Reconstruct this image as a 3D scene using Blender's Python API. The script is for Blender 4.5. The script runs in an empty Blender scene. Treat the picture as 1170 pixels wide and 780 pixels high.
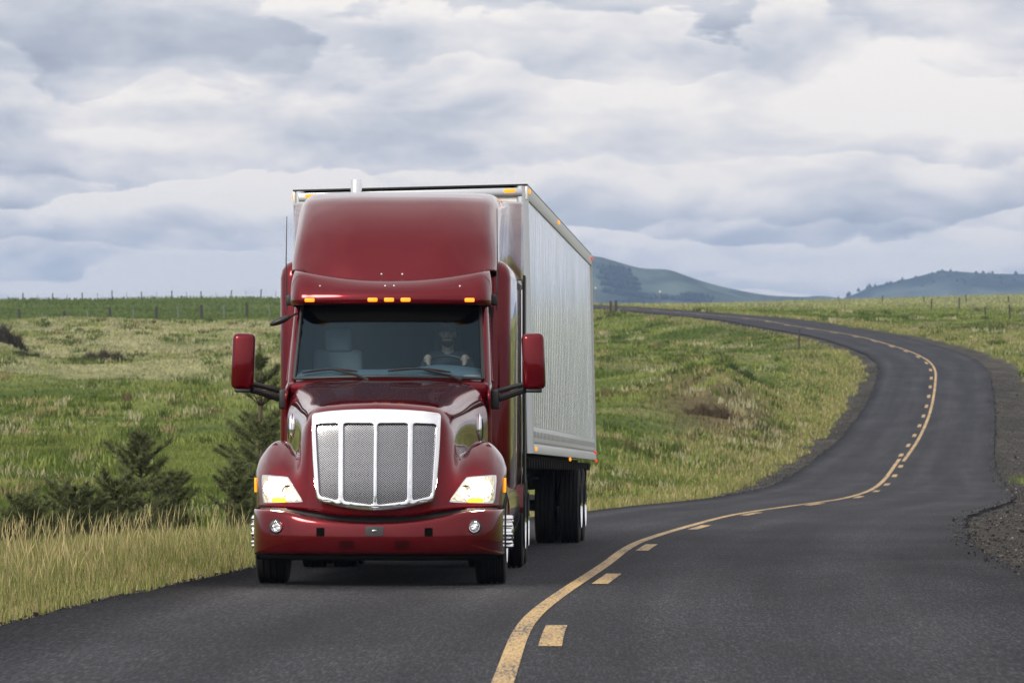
import bpy, bmesh, math, random
import numpy as np
from mathutils import Vector, Matrix
from mathutils.bvhtree import BVHTree
random.seed(7); rng = np.random.default_rng(11)
sc = bpy.context.scene; col = sc.collection
R = math.radians

# ------------------------------------------------------------------ camera
cam_d = bpy.data.cameras.new('camera'); cam = bpy.data.objects.new('camera', cam_d); col.objects.link(cam)
cam.location = (0, 0, 1.4)
cam.rotation_euler = (R(90) - math.atan(40/5440), 0, 0)
cam_d.sensor_width = 36; cam_d.lens = 5440/1170*36
cam_d.clip_start = 0.5; cam_d.clip_end = 30000
cam_d.dof.use_dof = True; cam_d.dof.focus_distance = 46.5; cam_d.dof.aperture_fstop = 9
sc.camera = cam

# ------------------------------------------------------------------ light, sky, exposure
sc.view_settings.view_transform = 'Standard'; sc.view_settings.look = 'None'
sc.view_settings.exposure = 0.0; sc.view_settings.gamma = 1
SUN_EL, SUN_AZ = R(32), R(215)            # azimuth measured from +Y towards +X : behind the camera, to the left
sd = bpy.data.lights.new('sun', 'SUN'); sun = bpy.data.objects.new('sun', sd); col.objects.link(sun)
sd.energy = 2.8; sd.angle = R(18); sd.color = (1, .93, .82)
sun.location = (-40, -60, 60)
sdir = Vector((math.sin(SUN_AZ)*math.cos(SUN_EL), math.cos(SUN_AZ)*math.cos(SUN_EL), math.sin(SUN_EL)))
sun.rotation_euler = sdir.to_track_quat('Z', 'Y').to_euler()
sc.cycles.transparent_max_bounces = 16; sc.cycles.max_bounces = 8
sc.cycles.volume_bounces = 0

class NT:
    def __init__(s, tree): s.t = tree; s.n = tree.nodes; s.l = tree.links
    def node(s, typ, **kw):
        n = s.n.new(typ)
        for k, v in kw.items(): setattr(n, k, v)
        return n
    def put(s, sock, v):
        if hasattr(v, 'is_output') or isinstance(v, bpy.types.NodeSocket): s.l.new(v, sock)
        else: sock.default_value = v
    def m(s, op, a, b=None, c=None, clamp=False):
        n = s.node('ShaderNodeMath', operation=op, use_clamp=clamp)
        s.put(n.inputs[0], a)
        if b is not None: s.put(n.inputs[1], b)
        if c is not None: s.put(n.inputs[2], c)
        return n.outputs[0]
    def noise(s, vec, scale, detail=4, rough=.55, dist=0, dims='3D'):
        n = s.node('ShaderNodeTexNoise', noise_dimensions=dims)
        if vec is not None: s.l.new(vec, n.inputs['Vector'])
        n.inputs['Scale'].default_value = scale; n.inputs['Detail'].default_value = detail
        n.inputs['Roughness'].default_value = rough; n.inputs['Distortion'].default_value = dist
        return n.outputs[0]
    def ramp(s, fac, stops, interp='LINEAR'):
        n = s.node('ShaderNodeValToRGB'); s.l.new(fac, n.inputs[0]); e = n.color_ramp
        e.interpolation = interp
        while len(e.elements) < len(stops): e.elements.new(.5)
        for el, (p, c) in zip(e.elements, stops):
            el.position = p; el.color = (*c, 1) if len(c) == 3 else c
        return n.outputs[0]
    def mix(s, f, a, b, mode='MIX'):
        n = s.node('ShaderNodeMix', data_type='RGBA', blend_type=mode)
        s.put(n.inputs[0], f); s.put(n.inputs[6], a if not isinstance(a, tuple) else (*a[:3], 1)); s.put(n.inputs[7], b if not isinstance(b, tuple) else (*b[:3], 1))
        return n.outputs[2]
    def xyz(s, x, y, z):
        n = s.node('ShaderNodeCombineXYZ')
        for i, v in enumerate((x, y, z)): s.put(n.inputs[i], v)
        return n.outputs[0]
    def bump(s, h, strength, dist=.02):
        n = s.node('ShaderNodeBump'); n.inputs['Strength'].default_value = strength; n.inputs['Distance'].default_value = dist
        s.l.new(h, n.inputs['Height']); return n.outputs[0]

w = bpy.data.worlds.new('World'); sc.world = w; w.use_nodes = True
t = NT(w.node_tree); t.n.clear()
out = t.node('ShaderNodeOutputWorld')
sky = t.node('ShaderNodeTexSky', sky_type='NISHITA', sun_disc=False)
sky.sun_elevation = SUN_EL; sky.sun_rotation = SUN_AZ; sky.air_density = 1.2; sky.dust_density = 2
bg1 = t.node('ShaderNodeBackground'); bg1.inputs[1].default_value = .12; t.l.new(sky.outputs[0], bg1.inputs[0])
tc = t.node('ShaderNodeTexCoord')
sp = t.node('ShaderNodeSeparateXYZ'); t.l.new(tc.outputs['Generated'], sp.inputs[0])
dx, dy, dz = sp.outputs
zc = t.m('MAXIMUM', dz, 0.0)
def sky_p(lift):
    z2 = t.m('ADD', dz, lift); q = t.m('DIVIDE', 1.0, t.m('ADD', 1.0, t.m('MULTIPLY', zc, 1.8)))
    return t.xyz(t.m('MULTIPLY', dx, q), t.m('MULTIPLY', dy, q), t.m('MULTIPLY', t.m('MULTIPLY', z2, 1.9), q))
P, P2 = sky_p(0.0), sky_p(.0042)
def cl(vec): return t.noise(vec, 27, 10, .5, .25)
n1, n2 = cl(P), cl(P2)
big = t.noise(P, 9, 3, .5)
calm = t.m('DIVIDE', 1.0, t.m('ADD', 1.0, t.m('MULTIPLY', zc, 3.5)))
emb = t.m('MULTIPLY', t.m('MULTIPLY', t.m('SUBTRACT', n1, n2), 2.0), calm)    # lit tops, dark bases
dens = t.m('MULTIPLY', t.m('MULTIPLY', t.m('SUBTRACT', n1, .5), -.75), calm)
# large masses, placed by direction (azimuth, elevation) with warped outlines
az = t.m('ARCTAN2', dx, dy); el = t.m('ARCSINE', dz)
wv = t.node('ShaderNodeTexNoise'); t.l.new(P, wv.inputs['Vector']); wv.inputs['Scale'].default_value = 32; wv.inputs['Detail'].default_value = 7
ws = t.node('ShaderNodeSeparateXYZ'); t.l.new(wv.outputs['Color'], ws.inputs[0])
azw = t.m('ADD', az, t.m('MULTIPLY', t.m('SUBTRACT', ws.outputs[0], .5), .06))
elw = t.m('ADD', el, t.m('MULTIPLY', t.m('SUBTRACT', ws.outputs[1], .5), .024))
masses = [(25,118,70,34,-.45),(790,45,480,42,-.26),(440,95,95,30,-.16),(150,45,230,40,-.16),(300,145,230,28,-.17),(60,185,120,22,-.14),
          (1000,248,330,26,-.24),(620,150,170,28,-.13),(250,262,260,22,-.15),(60,262,140,24,-.14),(760,300,200,12,-.10),(1080,215,140,18,-.12),
          (1020,112,330,34,.30),(135,168,75,17,.30),(230,105,210,12,.20),(1120,70,110,16,.24),(110,322,320,18,.34),(850,314,200,14,.42),
          (300,215,330,15,.20),(250,285,70,9,.20),(750,205,180,18,.16),(1100,320,200,12,.25),(470,12,180,14,.24),(560,240,500,14,.1),(330,318,200,24,.18)]
acc = None
for cx, cy, rx, ry, a in masses:
    u = t.m('MULTIPLY', t.m('SUBTRACT', azw, (cx-585)/5440), 5440/rx)
    v = t.m('MULTIPLY', t.m('SUBTRACT', elw, (350-cy)/5440), 5440/ry)
    q = t.m('ADD', t.m('MULTIPLY', u, u), t.m('MULTIPLY', v, v))
    g = t.m('MULTIPLY', t.m('EXPONENT', t.m('MULTIPLY', q, -.8)), a)
    acc = g if acc is None else t.m('ADD', acc, g)
# stacked cloud decks: grey flat bases above the white tops of the deck behind
wf = t.node('ShaderNodeTexNoise'); t.l.new(P, wf.inputs['Vector']); wf.inputs['Scale'].default_value = 38; wf.inputs['Detail'].default_value = 9; wf.inputs['Roughness'].default_value = .55
wl = t.noise(P, 8.5, 3, .5); wm = t.noise(P, 17, 6, .55, .6)
maskn = t.ramp(t.noise(P, 10, 3, .5, .8), [(.34, (.35,.35,.35)), (.56, (1,1,1))])
elp = t.m('ADD', t.m('MAXIMUM', el, 0.0), .011)
ul = t.m('LOGARITHM', elp, 2.0)
def deck(phase, per, wa, wb, src):
    s_ = t.m('ADD', t.m('DIVIDE', t.m('ADD', ul, phase), per), t.m('ADD', t.m('MULTIPLY', t.m('SUBTRACT', src, .5), wa), t.m('ADD', t.m('MULTIPLY', t.m('SUBTRACT', wm, .5), .9), t.m('MULTIPLY', t.m('SUBTRACT', wl, .5), wb))))
    return t.m('FRACT', s_)
s1 = deck(4.12, .95, .8, 2.2, wf.outputs[0])
ws1 = t.node('ShaderNodeSeparateXYZ'); t.l.new(wf.outputs['Color'], ws1.inputs[0])
s2 = deck(4.62, .66, .8, -2.4, ws1.outputs[2])
prof = [(0, (1,1,1)), (.05, (.06,.06,.06)), (.08, (.02,.02,.02)), (.35, (.30,.30,.30)), (.75, (.72,.72,.72)), (1, (1,1,1))]
dk = t.m('ADD', t.m('MULTIPLY', t.m('MULTIPLY', t.m('SUBTRACT', t.ramp(s1, prof), .5), maskn), .60), t.m('MULTIPLY', t.m('MULTIPLY', t.m('SUBTRACT', t.ramp(s2, prof), .5), maskn), .34))
dk = t.m('ADD', t.m('MULTIPLY', dk, calm), .46)
b = t.m('ADD', t.m('ADD', emb, dens), t.m('ADD', acc, t.m('ADD', dk, .36)))
b = t.m('ADD', b, t.m('MULTIPLY', t.m('SUBTRACT', big, .5), -.5))
ccol = t.ramp(b, [(0, (.27,.31,.41)), (.25, (.41,.45,.55)), (.5, (.58,.61,.69)), (.74, (.80,.785,.815)), (1, (1.0,.95,.915))])
# overcast vault: brighter towards the zenith and around the veiled sun
gain = t.m('ADD', 1.0, t.m('MULTIPLY', t.m('SMOOTH_MIN', zc, .9, .1), .35))
dotn = t.node('ShaderNodeVectorMath', operation='DOT_PRODUCT'); t.l.new(tc.outputs['Generated'], dotn.inputs[0]); dotn.inputs[1].default_value = sdir
glow = t.m('MULTIPLY', t.m('POWER', t.m('MAXIMUM', dotn.outputs['Value'], 0.0), 6.0), 1.2)
gain = t.m('ADD', gain, glow)
vm = t.node('ShaderNodeVectorMath', operation='SCALE'); t.l.new(ccol, vm.inputs[0]); t.l.new(gain, vm.inputs['Scale'])
bg2 = t.node('ShaderNodeBackground'); t.l.new(vm.outputs[0], bg2.inputs[0]); bg2.inputs[1].default_value = 1.0
mx = t.node('ShaderNodeMixShader'); mx.inputs[0].default_value = .93
t.l.new(bg1.outputs[0], mx.inputs[1]); t.l.new(bg2.outputs[0], mx.inputs[2]); t.l.new(mx.outputs[0], out.inputs[0])

# ------------------------------------------------------------------ material helpers
def mat(name, base=(.5,.5,.5), rough=.5, metal=0, **kw):
    m = bpy.data.materials.new(name); m.use_nodes = True
    p = m.node_tree.nodes['Principled BSDF']
    p.inputs['Base Color'].default_value = (*base, 1); p.inputs['Roughness'].default_value = rough; p.inputs['Metallic'].default_value = metal
    for k, v in kw.items(): p.inputs[k.replace('_', ' ')].default_value = v
    return m
def nt(m): return NT(m.node_tree), m.node_tree.nodes['Principled BSDF']
def emis(name, c, s, base=(.5,.5,.5)):
    return mat(name, base, .3, Emission_Color=(*c, 1), Emission_Strength=s)

def tag(o, label=None, cat=None, group=None, kind=None):
    if label: o['label'] = label
    if cat: o['category'] = cat
    if group: o['group'] = group
    if kind: o['kind'] = kind
    return o
def empty(name, loc=(0,0,0), rot=(0,0,0)):
    o = bpy.data.objects.new(name, None); col.objects.link(o); o.location = loc; o.rotation_euler = rot; o.empty_display_size = .3
    return o
def link(name, me, m, parent=None):
    o = bpy.data.objects.new(name, me); col.objects.link(o)
    if m is not None: me.materials.append(m)
    if parent is not None: o.parent = parent
    return o
def tri_mesh(name, V, F, m, colr=None, parent=None, smooth=False):
    V = np.asarray(V, dtype=np.float32); F = np.asarray(F, dtype=np.int32)
    me = bpy.data.meshes.new(name); k = F.shape[1]
    me.vertices.add(len(V)); me.vertices.foreach_set('co', V.ravel())
    me.loops.add(F.size); me.loops.foreach_set('vertex_index', F.ravel())
    me.polygons.add(len(F)); me.polygons.foreach_set('loop_start', np.arange(0, F.size, k, dtype=np.int32))
    me.update(calc_edges=True)
    me.polygons.foreach_set('use_smooth', np.full(len(F), smooth))
    if colr is not None:
        a = me.color_attributes.new('Col', 'FLOAT_COLOR', 'POINT')
        c4 = np.ones((len(V), 4), dtype=np.float32); c4[:, :3] = colr
        a.data.foreach_set('color', c4.ravel())
    me.validate()
    return link(name, me, m, parent)

# ------------------------------------------------------------------ the lie of the land
CL = np.array([  # x, distance, z of the road's painted line
 (-1.0,-120,3.3),(-.9,-60,1.65),(-.6,0,0),(-.28,15,-.42),(-.05,27.5,-.767),(.10,36,-1.0),(.43,42.8,-1.19),(1.03,53,-1.48),(1.66,64,-1.785),(2.66,74.7,-2.08),
 (4.15,88.6,-2.47),(5.85,100,-2.79),(8.3,117,-3.28),(11.2,145,-4.01),(14.4,178,-4.42),(17.6,208,-4.30),(20.7,238,-3.85),(23.6,268,-3.08),
 (25.7,292,-2.41),(26.7,312,-1.93),(26.8,335,-1.43),(25.75,362,-.80),(22.9,392,-.185),(20.6,415,.33),(14.5,458,.94),(9.3,490,1.35),
 (3,530,1.7),(-4,590,1.9),(-12,700,.5),(-20,900,-3)])
def catmull(P, n):
    P = np.asarray(P, float); Q = np.vstack([2*P[0]-P[1], P, 2*P[-1]-P[-2]]); outp = []
    for i in range(len(P)-1):
        a, b, c, d = Q[i:i+4]
        for k in range(n):
            s = k/n
            outp.append(.5*((2*b)+(-a+c)*s+(2*a-5*b+4*c-d)*s*s+(-a+3*b-3*c+d)*s**3))
    outp.append(P[-1]); return np.array(outp)
_c = catmull(CL, 14)
_s = np.concatenate([[0], np.cumsum(np.linalg.norm(np.diff(_c[:, :2], axis=0), axis=1))])
STEP = 1.5
SS = np.arange(0, _s[-1], STEP)
ROAD = np.stack([np.interp(SS, _s, _c[:, i]) for i in range(3)], 1)
for _ in range(3):
    ROAD[1:-1] = ROAD[1:-1]*.5 + (ROAD[:-2]+ROAD[2:])*.25
_T = np.gradient(ROAD[:, :2], axis=0); _T /= np.linalg.norm(_T, axis=1)[:, None]
NRM = np.stack([_T[:, 1], -_T[:, 0]], 1)            # points to the right of travel away from the camera
WR = np.interp(ROAD[:, 1], [0, 50, 80, 110, 150, 200, 250, 600], [4.7, 4.6, 4.4, 4.1, 3.75, 3.5, 3.4, 3.4])
WL = np.interp(ROAD[:, 1], [0, 36, 60, 90, 130, 600], [3.95, 3.95, 3.7, 3.2, 3.2, 3.3])
def road_query(X, Y):
    X = np.asarray(X, float); Y = np.asarray(Y, float)
    d = np.empty(len(X)); iz = np.empty(len(X), int)
    R2 = ROAD[::3]
    for a in range(0, len(X), 20000):
        D = (X[a:a+20000, None]-R2[None, :, 0])**2 + (Y[a:a+20000, None]-R2[None, :, 1])**2
        j = D.argmin(1); iz[a:a+20000] = j*3
    # refine to the best segment point nearby
    best = np.full(len(X), 1e18); zr = np.zeros(len(X)); side = np.zeros(len(X)); wi = np.zeros(len(X), int)
    for k in range(-2, 3):
        i = np.clip(iz+k, 0, len(ROAD)-2); A = ROAD[i]; B = ROAD[i+1]
        e = B[:, :2]-A[:, :2]; tt = np.clip(((X-A[:, 0])*e[:, 0]+(Y-A[:, 1])*e[:, 1])/(e**2).sum(1), 0, 1)
        qx = A[:, 0]+tt*e[:, 0]; qy = A[:, 1]+tt*e[:, 1]; dd = (X-qx)**2+(Y-qy)**2
        u = dd < best
        best[u] = dd[u]; zr[u] = (A[:, 2]+tt*(B[:, 2]-A[:, 2]))[u]; wi[u] = i[u]
        side[u] = np.sign((X-qx)*NRM[i, 0]+(Y-qy)*NRM[i, 1])[u]
    off = np.sqrt(best)*np.where(side == 0, 1, side)
    return off, zr, wi
_nr = np.random.default_rng(5)
_waves = [(s, [(_nr.uniform(.6, 1.5)/s, _nr.uniform(0, 6.283), _nr.uniform(0, 6.283)) for _ in range(7)]) for s in (1.2, 3, 8, 22, 60)]
def wav(X, Y, idx):
    s, L = _waves[idx]; r = np.zeros_like(X, dtype=float)
    for k, th, ph in L: r += np.sin((X*math.cos(th)+Y*math.sin(th))*k*2.2+ph+1.3*np.sin((X*math.sin(th)-Y*math.cos(th))*k*1.1+ph*2))
    return r/7
def smooth(x, a, b):
    q = np.clip((x-a)/(b-a), 0, 1); return q*q*(3-2*q)
FLz = ([-3000,-100,0,30,50,62,80,95,125,165,215,270,350,430,500,560,625,700,1200,20000],
       [2,2,-.2,-1.0,-1.65,-2.1,-2.75,-2.98,-3.08,-3.0,-2.75,-2.32,-1.69,-.81,.20,1.15,2.35,1.2,-6,-20])
FRz = ([-3000,-100,0,50,100,145,178,208,238,268,330,400,500,600,900,1300,20000],
       [2,2,0,-1.35,-2.7,-3.8,-4.1,-3.9,-3.3,-2.6,-1.3,-.1,1.0,1.5,1.9,0,-25])
def height(X, Y):
    X = np.asarray(X, float); Y = np.asarray(Y, float)
    off, zr, wi = road_query(X, Y)
    fl = np.interp(Y, *FLz); fr = np.interp(Y, *FRz)
    xc = np.interp(Y, [-100, 0, 100, 200, 300, 400, 480, 560, 700], [-1, 0, 6, 17, 26, 18, 0, -14, -20])
    rr = smooth(X-xc, -8, 8)
    fr = fr + np.clip(X-40, -30, 200)*.028*smooth(Y, 550, 880)*(1-smooth(Y, 950, 1300)) + .9*smooth(off, 8, 40)*(Y < 400)
    F = fl*(1-rr)+fr*rr
    near = 1-smooth(np.abs(off), 4, 40)
    F += (.12*wav(X, Y, 1)+.30*wav(X, Y, 2)*smooth(Y, 60, 150)+.10*wav(X, Y, 2)+.72*wav(X, Y, 3))*(1-.75*near)*(1-smooth(Y, 500, 560)*.6) + .5*wav(X, Y, 4)*smooth(np.abs(off), 20, 60)*(Y < 480)
    # the eroded bank inside the bend, the heap of earth in the left field
    F += .22*wav(X*1.0+31, Y*.8, 1)*(np.abs(off) > 9)*smooth(Y, 90, 160)*(Y < 500) + 2.1*np.exp(-((X-11.0)/2.6)**2-((Y-222)/24)**2) + .5*np.exp(-((X-6)/4)**2-((Y-255)/20)**2)
    F += 1.1*np.exp(-((X+33.6)/1.9)**2-((Y-313)/7)**2)
    ww = np.where(off > 0, WR[wi], WL[wi]); ex = np.abs(off)-ww
    sh = np.where(off > 0, 1.9, .7)
    k = smooth(ex, sh, sh+np.where(off > 0, 7, 9))
    z = (zr-.06-.05*np.clip(ex, 0, sh))*(1-k)+F*k
    z = z + .025*wav(X, Y, 0)*smooth(ex, .2, 1.5)
    return z, off, ex

def noise01(X, Y):
    return np.clip(.5+.5*(wav(X, Y, 3)+.8*wav(X, Y, 2)+.6*wav(X, Y, 1)), 0, 1)
GREEN = np.array([.115,.165,.036]); LUSH = np.array([.105,.145,.035]); PALE = np.array([.42,.40,.24]); TAN = np.array([.37,.31,.16]); YG = np.array([.215,.25,.072]); BROWN = np.array([.13,.095,.055])
def veg(X, Y, off, ex):
    n = noise01(X, Y)[:, None]; n2 = noise01(X*2.3+40, Y*.9-13)[:, None]
    n3 = noise01(X*.8-70, Y*.35+99)[:, None]
    n = smooth(n, .25, .75); c = (GREEN*.85)*(1-n*.85)+YG*(n*.85)
    pale_l = (smooth(Y, 225, 290)*(1-smooth(Y, 455, 490))*(X < 2))[:, None]*smooth(n3[:, 0]*.6+n2[:, 0]*.4, .22, .5)[:, None]
    c = c*(1-.75*pale_l)+PALE*.75*pale_l
    strip = smooth(Y, 475, 500)[:, None]*(X < 5)[:, None]
    c = c*(1-strip)+(LUSH*(1-.3*n)+GREEN*.3*n)*strip
    mid = smooth(n2, .52, .85)*((Y > 80) & (X > -6) & (Y < 420))[:, None]
    c = c*(1-.5*mid)+(PALE*.5+TAN*.3)*.5*mid
    farR = (smooth(Y, 470, 560)*(X > 5))[:, None]
    c = c*(1-.6*farR)+(PALE*.7+YG*.3)*.6*farR*(.8+.5*n2)
    bank = 1.5*np.exp(-((X-9.6)/3.0)**2-((Y-212)/22)**2)[:, None]*(.45+.7*n2)
    bank = np.clip(bank, 0, .9); c = c*(1-bank)+(BROWN*.85*(1-n3)+TAN*.5*n3)*bank
    verge = (1-smooth(np.abs(ex-.2), .4, 3.0))[:, None]*.6
    c = c*(1-verge)+(TAN*.75+YG*.25)*verge
    return np.clip(c, 0, 1)

# ------------------------------------------------------------------ ground sheet
def axis(segs):
    o = []
    for a, b, st in segs: o += list(np.arange(a, b, st))
    return np.array(o+[segs[-1][1]])
gx = axis([(-9000,-1500,1500),(-1500,-300,150),(-300,-100,20),(-100,-44,4),(-44,-12,1.0),(-12,46,.5),(46,110,2.5),(110,300,20),(300,1500,150),(1500,9000,1500)])
gy = axis([(-3000,-600,400),(-600,-100,50),(-100,20,6),(20,160,.75),(160,330,1.2),(330,520,2.0),(520,700,4),(700,1300,25),(1300,3000,200),(3000,9000,1500)])
GX, GY = np.meshgrid(gx, gy); X, Y = GX.ravel(), GY.ravel()
Zt, off, ex = height(X, Y)
nx, ny = len(gx), len(gy)
I = np.arange(nx*ny).reshape(ny, nx)
F = np.stack([I[:-1, :-1].ravel(), I[:-1, 1:].ravel(), I[1:, 1:].ravel(), I[1:, :-1].ravel()], 1)
m_ground = mat('soil and turf', rough=1.0, Specular_IOR_Level=.1)
n, p = nt(m_ground)
at = n.node('ShaderNodeVertexColor', layer_name='Col'); geo = n.node('ShaderNodeNewGeometry')
mp = n.node('ShaderNodeMapping'); mp.inputs['Scale'].default_value = (1, .35, 1); n.l.new(geo.outputs['Position'], mp.inputs[0])
fine = n.noise(mp.outputs[0], 2.2, 8, .65); coarse = n.noise(mp.outputs[0], .22, 5, .6)
k = n.ramp(fine, [(.3, (.55,.55,.5)), (.7, (1.25,1.25,1.2))]); k2 = n.ramp(coarse, [(.3, (.75,.8,.75)), (.7, (1.2,1.15,1.1))])
n.l.new(n.mix(1.0, n.mix(1.0, at.outputs[0], k, 'MULTIPLY'), k2, 'MULTIPLY'), p.inputs['Base Color'])
n.l.new(n.bump(fine, .9, .25), p.inputs['Normal'])
gc = veg(X, Y, off, ex)*.8
GRAV = np.array([.055,.052,.05])
gw = np.where(off > 0, 1-smooth(ex, 1.7+.7*wav(X, Y, 1), 2.6+.7*wav(X, Y, 1)), (1-smooth(ex, .1, .5))*(Y < 120)+(Y >= 120)*(1-smooth(ex, .8+.6*wav(X, Y, 1), 1.7)))[:, None]
gc = gc*(1-gw)+(GRAV*(1+.35*wav(X, Y, 0)[:, None])+np.array([.025,.022,.018])*smooth(wav(X, Y, 1), .05, .5)[:, None])*gw
ground = tri_mesh('ground', np.stack([X, Y, Zt], 1), F, m_ground, gc, smooth=True); tag(ground, kind='structure')

# ------------------------------------------------------------------ road, lines
m_asph = mat('asphalt', rough=.8, Specular_IOR_Level=.12)
n, p = nt(m_asph)
geo = n.node('ShaderNodeNewGeometry'); uv = n.node('ShaderNodeUVMap', uv_map='UVMap')
su = n.node('ShaderNodeSeparateXYZ'); n.l.new(uv.outputs[0], su.inputs[0])
mg = n.node('ShaderNodeMapping'); mg.inputs['Scale'].default_value = (1, .07, 1); n.l.new(uv.outputs[0], mg.inputs[0])
grain = n.m('ADD', n.m('MULTIPLY', n.noise(mg.outputs[0], 55, 3, .7), .6), n.m('MULTIPLY', n.noise(mg.outputs[0], 24, 4, .8), .4)); mp0 = n.node('ShaderNodeMapping'); mp0.inputs['Scale'].default_value = (1, .25, 1); n.l.new(uv.outputs[0], mp0.inputs[0]); patch = n.noise(mp0.outputs[0], .5, 6, .6)
mp = n.node('ShaderNodeMapping'); mp.inputs['Scale'].default_value = (2.2, .05, 1); n.l.new(uv.outputs[0], mp.inputs[0])
streak = n.noise(mp.outputs[0], 1.0, 5, .6)
def track(c, wdt):   # worn wheel paths along the lane
    q = n.m('DIVIDE', n.m('SUBTRACT', su.outputs[0], c), wdt); return n.m('EXPONENT', n.m('MULTIPLY', n.m('MULTIPLY', q, q), -1.0))
tr = n.m('ADD', n.m('ADD', track(-2.6, .38), track(-.95, .38)), n.m('ADD', track(1.1, .38), track(2.8, .38)))
oil = n.m('ADD', track(-1.8, .3), track(1.95, .35))
base = n.ramp(grain, [(.36, (.005,.005,.0065)), (.50, (.020,.021,.0245)), (.64, (.064,.066,.073))])
f1 = n.ramp(patch, [(.35, (.70,.70,.73)), (.65, (1.28,1.27,1.26))])
f2 = n.ramp(streak, [(.35, (.76,.76,.78)), (.65, (1.2,1.2,1.19))])
f3 = n.mix(n.m('MULTIPLY', tr, .75, clamp=True), (.95,.95,.97), (1.3,1.28,1.26)); f4 = n.mix(n.m('MULTIPLY', oil, .5, clamp=True), (1,1,1), (.8,.8,.81))
c = base
for f in (f1, f2, f3, f4): c = n.mix(1.0, c, f, 'MULTIPLY')
n.l.new(c, p.inputs['Base Color']); n.l.new(n.bump(grain, .6, .012), p.inputs['Normal'])
def strip(name, offs, i0, i1, dz, m, skirt=False, jag=0, smoothed=True):
    """a ribbon that follows the road; offs are distances from the painted line"""
    V, Fs, UV = [], [], []
    idx = np.arange(i0, i1+1)
    for q, i in enumerate(idx):
        for j, o in enumerate(offs):
            oo = o(i) if callable(o) else o
            if jag and j in (0, len(offs)-1): oo = oo
            xy = ROAD[i, :2]+NRM[i]*oo; V.append((xy[0], xy[1], ROAD[i, 2]+dz)); UV.append((oo, SS[i]))
    nc = len(offs)
    for q in range(len(idx)-1):
        for j in range(nc-1): a = q*nc+j; Fs.append((a, a+1, a+1+nc, a+nc))
    V = np.array(V); Fs = np.array(Fs)
    if skirt:
        for j in (0, nc-1):
            base_i = len(V); lo = V[np.arange(len(idx))*nc+j].copy(); lo[:, 2] -= .12
            sgn = -1 if j == 0 else 1; lo[:, :2] += NRM[idx]*sgn*.06
            V = np.vstack([V, lo]); UV += [UV[q*nc+j] for q in range(len(idx))]
            e = np.array([(q*nc+j, base_i+q, base_i+q+1, (q+1)*nc+j) for q in range(len(idx)-1)]); Fs = np.vstack([Fs, e if j == 0 else e[:, ::-1]])
    o = tri_mesh(name, V, Fs, m, smooth=smoothed)
    uvl = o.data.uv_layers.new(name='UVMap'); UV = np.array(UV, dtype=np.float32)
    li = np.empty(len(o.data.loops), dtype=np.int32); o.data.loops.foreach_get('vertex_index', li)
    uvl.data.foreach_set('uv', UV[li].ravel()); return o
_jr = np.random.default_rng(3).normal(0, .03, len(SS)); _jl = np.random.default_rng(4).normal(0, .05, len(SS))
NL = len(SS)-2
road = strip('road', [lambda i: -WL[i]+_jl[i], -2.5, -1, 0, 1, 2.5, lambda i: WR[i]+_jr[i]], 0, NL, 0, m_asph, skirt=True); tag(road, kind='structure')
m_line = mat('worn yellow paint', rough=.6)
n, p = nt(m_line); geo = n.node('ShaderNodeNewGeometry')
uv2 = n.node('ShaderNodeUVMap', uv_map='UVMap'); mg = n.node('ShaderNodeMapping'); mg.inputs['Scale'].default_value = (1, .07, 1); n.l.new(uv2.outputs[0], mg.inputs[0])
g = n.noise(mg.outputs[0], 48, 4, .75); g2 = n.noise(mg.outputs[0], 4.0, 5, .6)
f = n.m('ADD', g, n.m('MULTIPLY', n.m('SUBTRACT', g2, .5), .5))
n.l.new(n.ramp(f, [(.40, (.05,.045,.04)), (.47, (.36,.23,.08)), (.7, (.58,.39,.15))]), p.inputs['Base Color']); n.l.new(n.bump(g, .5, .01), p.inputs['Normal'])
def iat(y): return int(np.argmin(np.abs(ROAD[:, 1]-y)+(SS > 1e9)))
sw = iat(182)
def ribbon_group(name, o0, segs):
    obs = []
    for a, b in segs:
        i = strip(name, [o0-.075, o0+.075], a, b, .005, m_line); obs.append(i)
    return obs
# one painted marking per object
solid1 = strip('road_line', [-.065, .065], 0, sw, .005, m_line); tag(solid1, kind='structure')
solid2 = strip('road_line', [.145, .275], sw-2, NL, .0055, m_line); tag(solid2, kind='structure')
def dash_strip(s0, L, o0, V, Fs):
    for k in range(4):
        s = s0+L*k/3
        c_ = np.array([np.interp(s, SS, ROAD[:, i]) for i in range(3)]); nn = np.array([np.interp(s, SS, NRM[:, i]) for i in range(2)])
        for oo in (o0-.08, o0+.08): V.append((c_[0]+nn[0]*oo, c_[1]+nn[1]*oo, c_[2]+.006))
    b0 = len(V)-8
    for k in range(3): a = b0+2*k; Fs.append((a, a+1, a+3, a+2))
V, Fs = [], []
s34 = np.interp(33.9, ROAD[:NL, 1], SS[:NL])
s = s34-1.8-13.9*10
while s < SS[sw]-4: dash_strip(s, 3.6, .235, V, Fs); s += 13.9
s = SS[sw]+3
while s < SS[NL]-8: dash_strip(s, 3.4, -.05, V, Fs); s += 11.5
V = np.array(V); dashes = tri_mesh('road_dashes', V, np.array(Fs), m_line)
uvl = dashes.data.uv_layers.new(name='UVMap'); li = np.empty(len(dashes.data.loops), dtype=np.int32); dashes.data.loops.foreach_get('vertex_index', li); uvl.data.foreach_set('uv', V[li][:, :2].astype(np.float32).ravel()); tag(dashes, kind='structure')

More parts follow.
